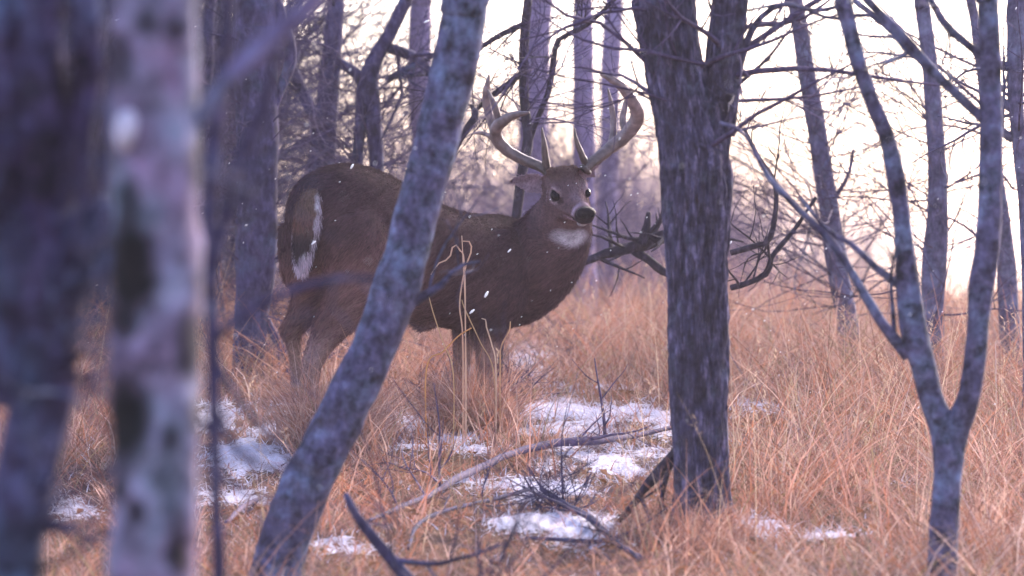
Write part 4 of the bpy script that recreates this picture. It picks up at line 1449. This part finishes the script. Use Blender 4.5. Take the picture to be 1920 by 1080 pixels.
vq = np.zeros(len(me.polygons) * 4, np.int32)
allq = all(len(pp.vertices) == 4 for pp in me.polygons)
if allq:
    me.polygons.foreach_get('vertices', vq) if False else me.loops.foreach_get('vertex_index', vq)
    vq = vq.reshape(-1, 4)
    NH = 95000
    p, nn, cl = fur(NH, co, vq, cc, no, 0, 0, '', 0)
    rel = p - HO
    hy = rel @ Fw
    dist = np.linalg.norm(rel, axis=1)
    keep = ~((dist < 0.24) & (hy > 0.135)) & (p[:, 2] > gz(p[:, 0], p[:, 1]) + 0.05)
    for s in (-1, 1):
        keep &= np.linalg.norm(p - H(s * 0.069, 0.014, 0.010), axis=1) > 0.029
    p, nn, cl, dist, hy = p[keep], nn[keep], cl[keep], dist[keep], hy[keep]
    onhead = np.clip((0.26 - dist) / 0.08, 0, 1)[:, None]
    flow = (-Hd * 0.85 - UP * 0.55) * (1 - onhead) + (-Fw) * onhead
    flow = flow + 0.35 * np.stack([fbm(p * 6, 81 + k, 2) for k in range(3)], -1)
    flow = flow - nn * np.sum(flow * nn, axis=1, keepdims=True)
    flow /= np.linalg.norm(flow, axis=1, keepdims=True) + 1e-9
    n_ = len(p)
    L = rgh.uniform(0.016, 0.040, (n_, 1)) * (1 - 0.68 * onhead)
    legz = np.clip((p[:, 2:3] + 0.3) / 0.15, 0.35, 1)
    L = L * legz
    dirv = flow * 0.92 + nn * rgh.uniform(0.12, 0.42, (n_, 1)) + rgh.normal(0, 0.10, (n_, 3))
    # the brush of the tail
    nt_ = 5000
    k_ = rgh.integers(0, len(tail_v), nt_)
    tp_ = tail_v[k_] + rgh.normal(0, 0.004, (nt_, 3))
    tn = tail_v[k_] - ctr[k_]
    tn /= np.linalg.norm(tn, axis=1, keepdims=True) + 1e-9
    td = -UP * 0.9 + tn * 0.14 + rgh.normal(0, 0.12, (nt_, 3))
    p, nn, cl = np.vstack([p, tp_]), np.vstack([nn, tn * 0]), np.vstack([cl, tail_c[k_]])
    dirv = np.vstack([dirv, td])
    L = np.vstack([L, rgh.uniform(0.014, 0.036, (nt_, 1))])
    n_ = len(p)
    pts = np.stack([p - nn * 0.002, p + dirv * L * 0.5, p + dirv * L - nn * L * 0.12], 1)
    rad = np.tile(np.array([0.0009, 0.0007, 0.0002]), (n_, 1))
    hc = bpy.data.hair_curves.new('coat_hair')
    hc.add_curves([3] * n_)
    hc.points.foreach_set('position', (pts - base).astype(np.float32).ravel())
    hc.points.foreach_set('radius', rad.astype(np.float32).ravel())
    at_ = hc.attributes.new('Col', 'FLOAT_COLOR', 'CURVE')
    hcol = np.ones((n_, 4), np.float32)
    hcol[:, :3] = np.clip(cl * rgh.uniform(0.45, 1.4, (n_, 1)) * np.array([1.0, 0.88, 0.96]), 0.008, 0.85)
    at_.data.foreach_set('color', hcol.ravel())
    hc.materials.append(attr_mat('deer_hair', 0.8, 0.05))
    ho = bpy.data.objects.new('coat_hair', hc)
    S.collection.objects.link(ho)
    ho.parent = deer
    ho['kind'] = 'stuff'

# ------------------------------------------------------------------ falling snow
mb = MB()
rgs = np.random.default_rng(77)
spots = [(252, 508, 9), (885, 584, 8), (240, 640, 8), (262, 765, 9), (250, 800, 8), (660, 312, 7), (588, 455, 7), (1145, 885, 6), (912, 552, 9), (955, 470, 6), (800, 40, 7), (815, 42, 6), (885, 55, 5), (1370, 455, 5), (75, 738, 9),
         (290, 655, 8), (530, 1020, 7), (1275, 665, 8), (220, 37, 6), (225, 310, 8), (320, 295, 6)]
rows = [(a, b_, s_, rgs.uniform(18.8, 19.25) if a > 500 else 18.9) for (a, b_, s_) in spots]
for k in range(260):
    rows.append((rgs.uniform(-20, 1940), rgs.uniform(-20, 1080), rgs.uniform(1.2, 4.0), rgs.uniform(9, 19.4)))
for k in range(200):
    rows.append((rgs.uniform(300, 1940), rgs.uniform(200, 1080), rgs.uniform(1.2, 2.6), rgs.uniform(18.5, 21.0)))
EX, EZ, EY = np.array([1.0, 0, 0]), np.array([0, 0, 1.0]), np.array([0, 1.0, 0])
for (a, b_, s_, Y) in rows:
    r = s_ * Y / F * 0.5
    ang = rgs.uniform(0.2, 1.1)
    e1 = EX * math.cos(ang) + EZ * math.sin(ang)
    e2 = -EX * math.sin(ang) + EZ * math.cos(ang)
    ball(mb, P(a, b_, Y), r, (1.7, 0.7, 0.6), (0.86, 0.86, 0.88), 6, (e1, EY, e2))
tag(mb.build('falling_snow', M_flake), 'scattered small snowflakes drifting in the air', 'snowflakes', kind='stuff')

# ------------------------------------------------------------------ haze in the air
HAZE = 0.0007
mb = MB()
hx0, hx1, hy0, hy1, hz0, hz1 = -1000, 1000, -75, 1300, -12, 14
cv = np.array([[x_, y_, z_] for z_ in (hz0, hz1) for y_ in (hy0, hy1) for x_ in (hx0, hx1)], float)
mb.add(cv, [[0, 2, 3, 1], [4, 5, 7, 6], [0, 1, 5, 4], [2, 6, 7, 3], [0, 4, 6, 2], [1, 3, 7, 5]])
m, n, out = newmat('pale_haze')
pv = n.nodes.new('ShaderNodeVolumePrincipled')
pv.inputs['Color'].default_value = (0.95, 0.89, 0.96, 1)
pv.inputs['Density'].default_value = HAZE
pv.inputs['Anisotropy'].default_value = 0.5
n.links.new(pv.outputs['Volume'], out.inputs['Volume'])
tag(mb.build('haze', m, smooth=False), kind='stuff')
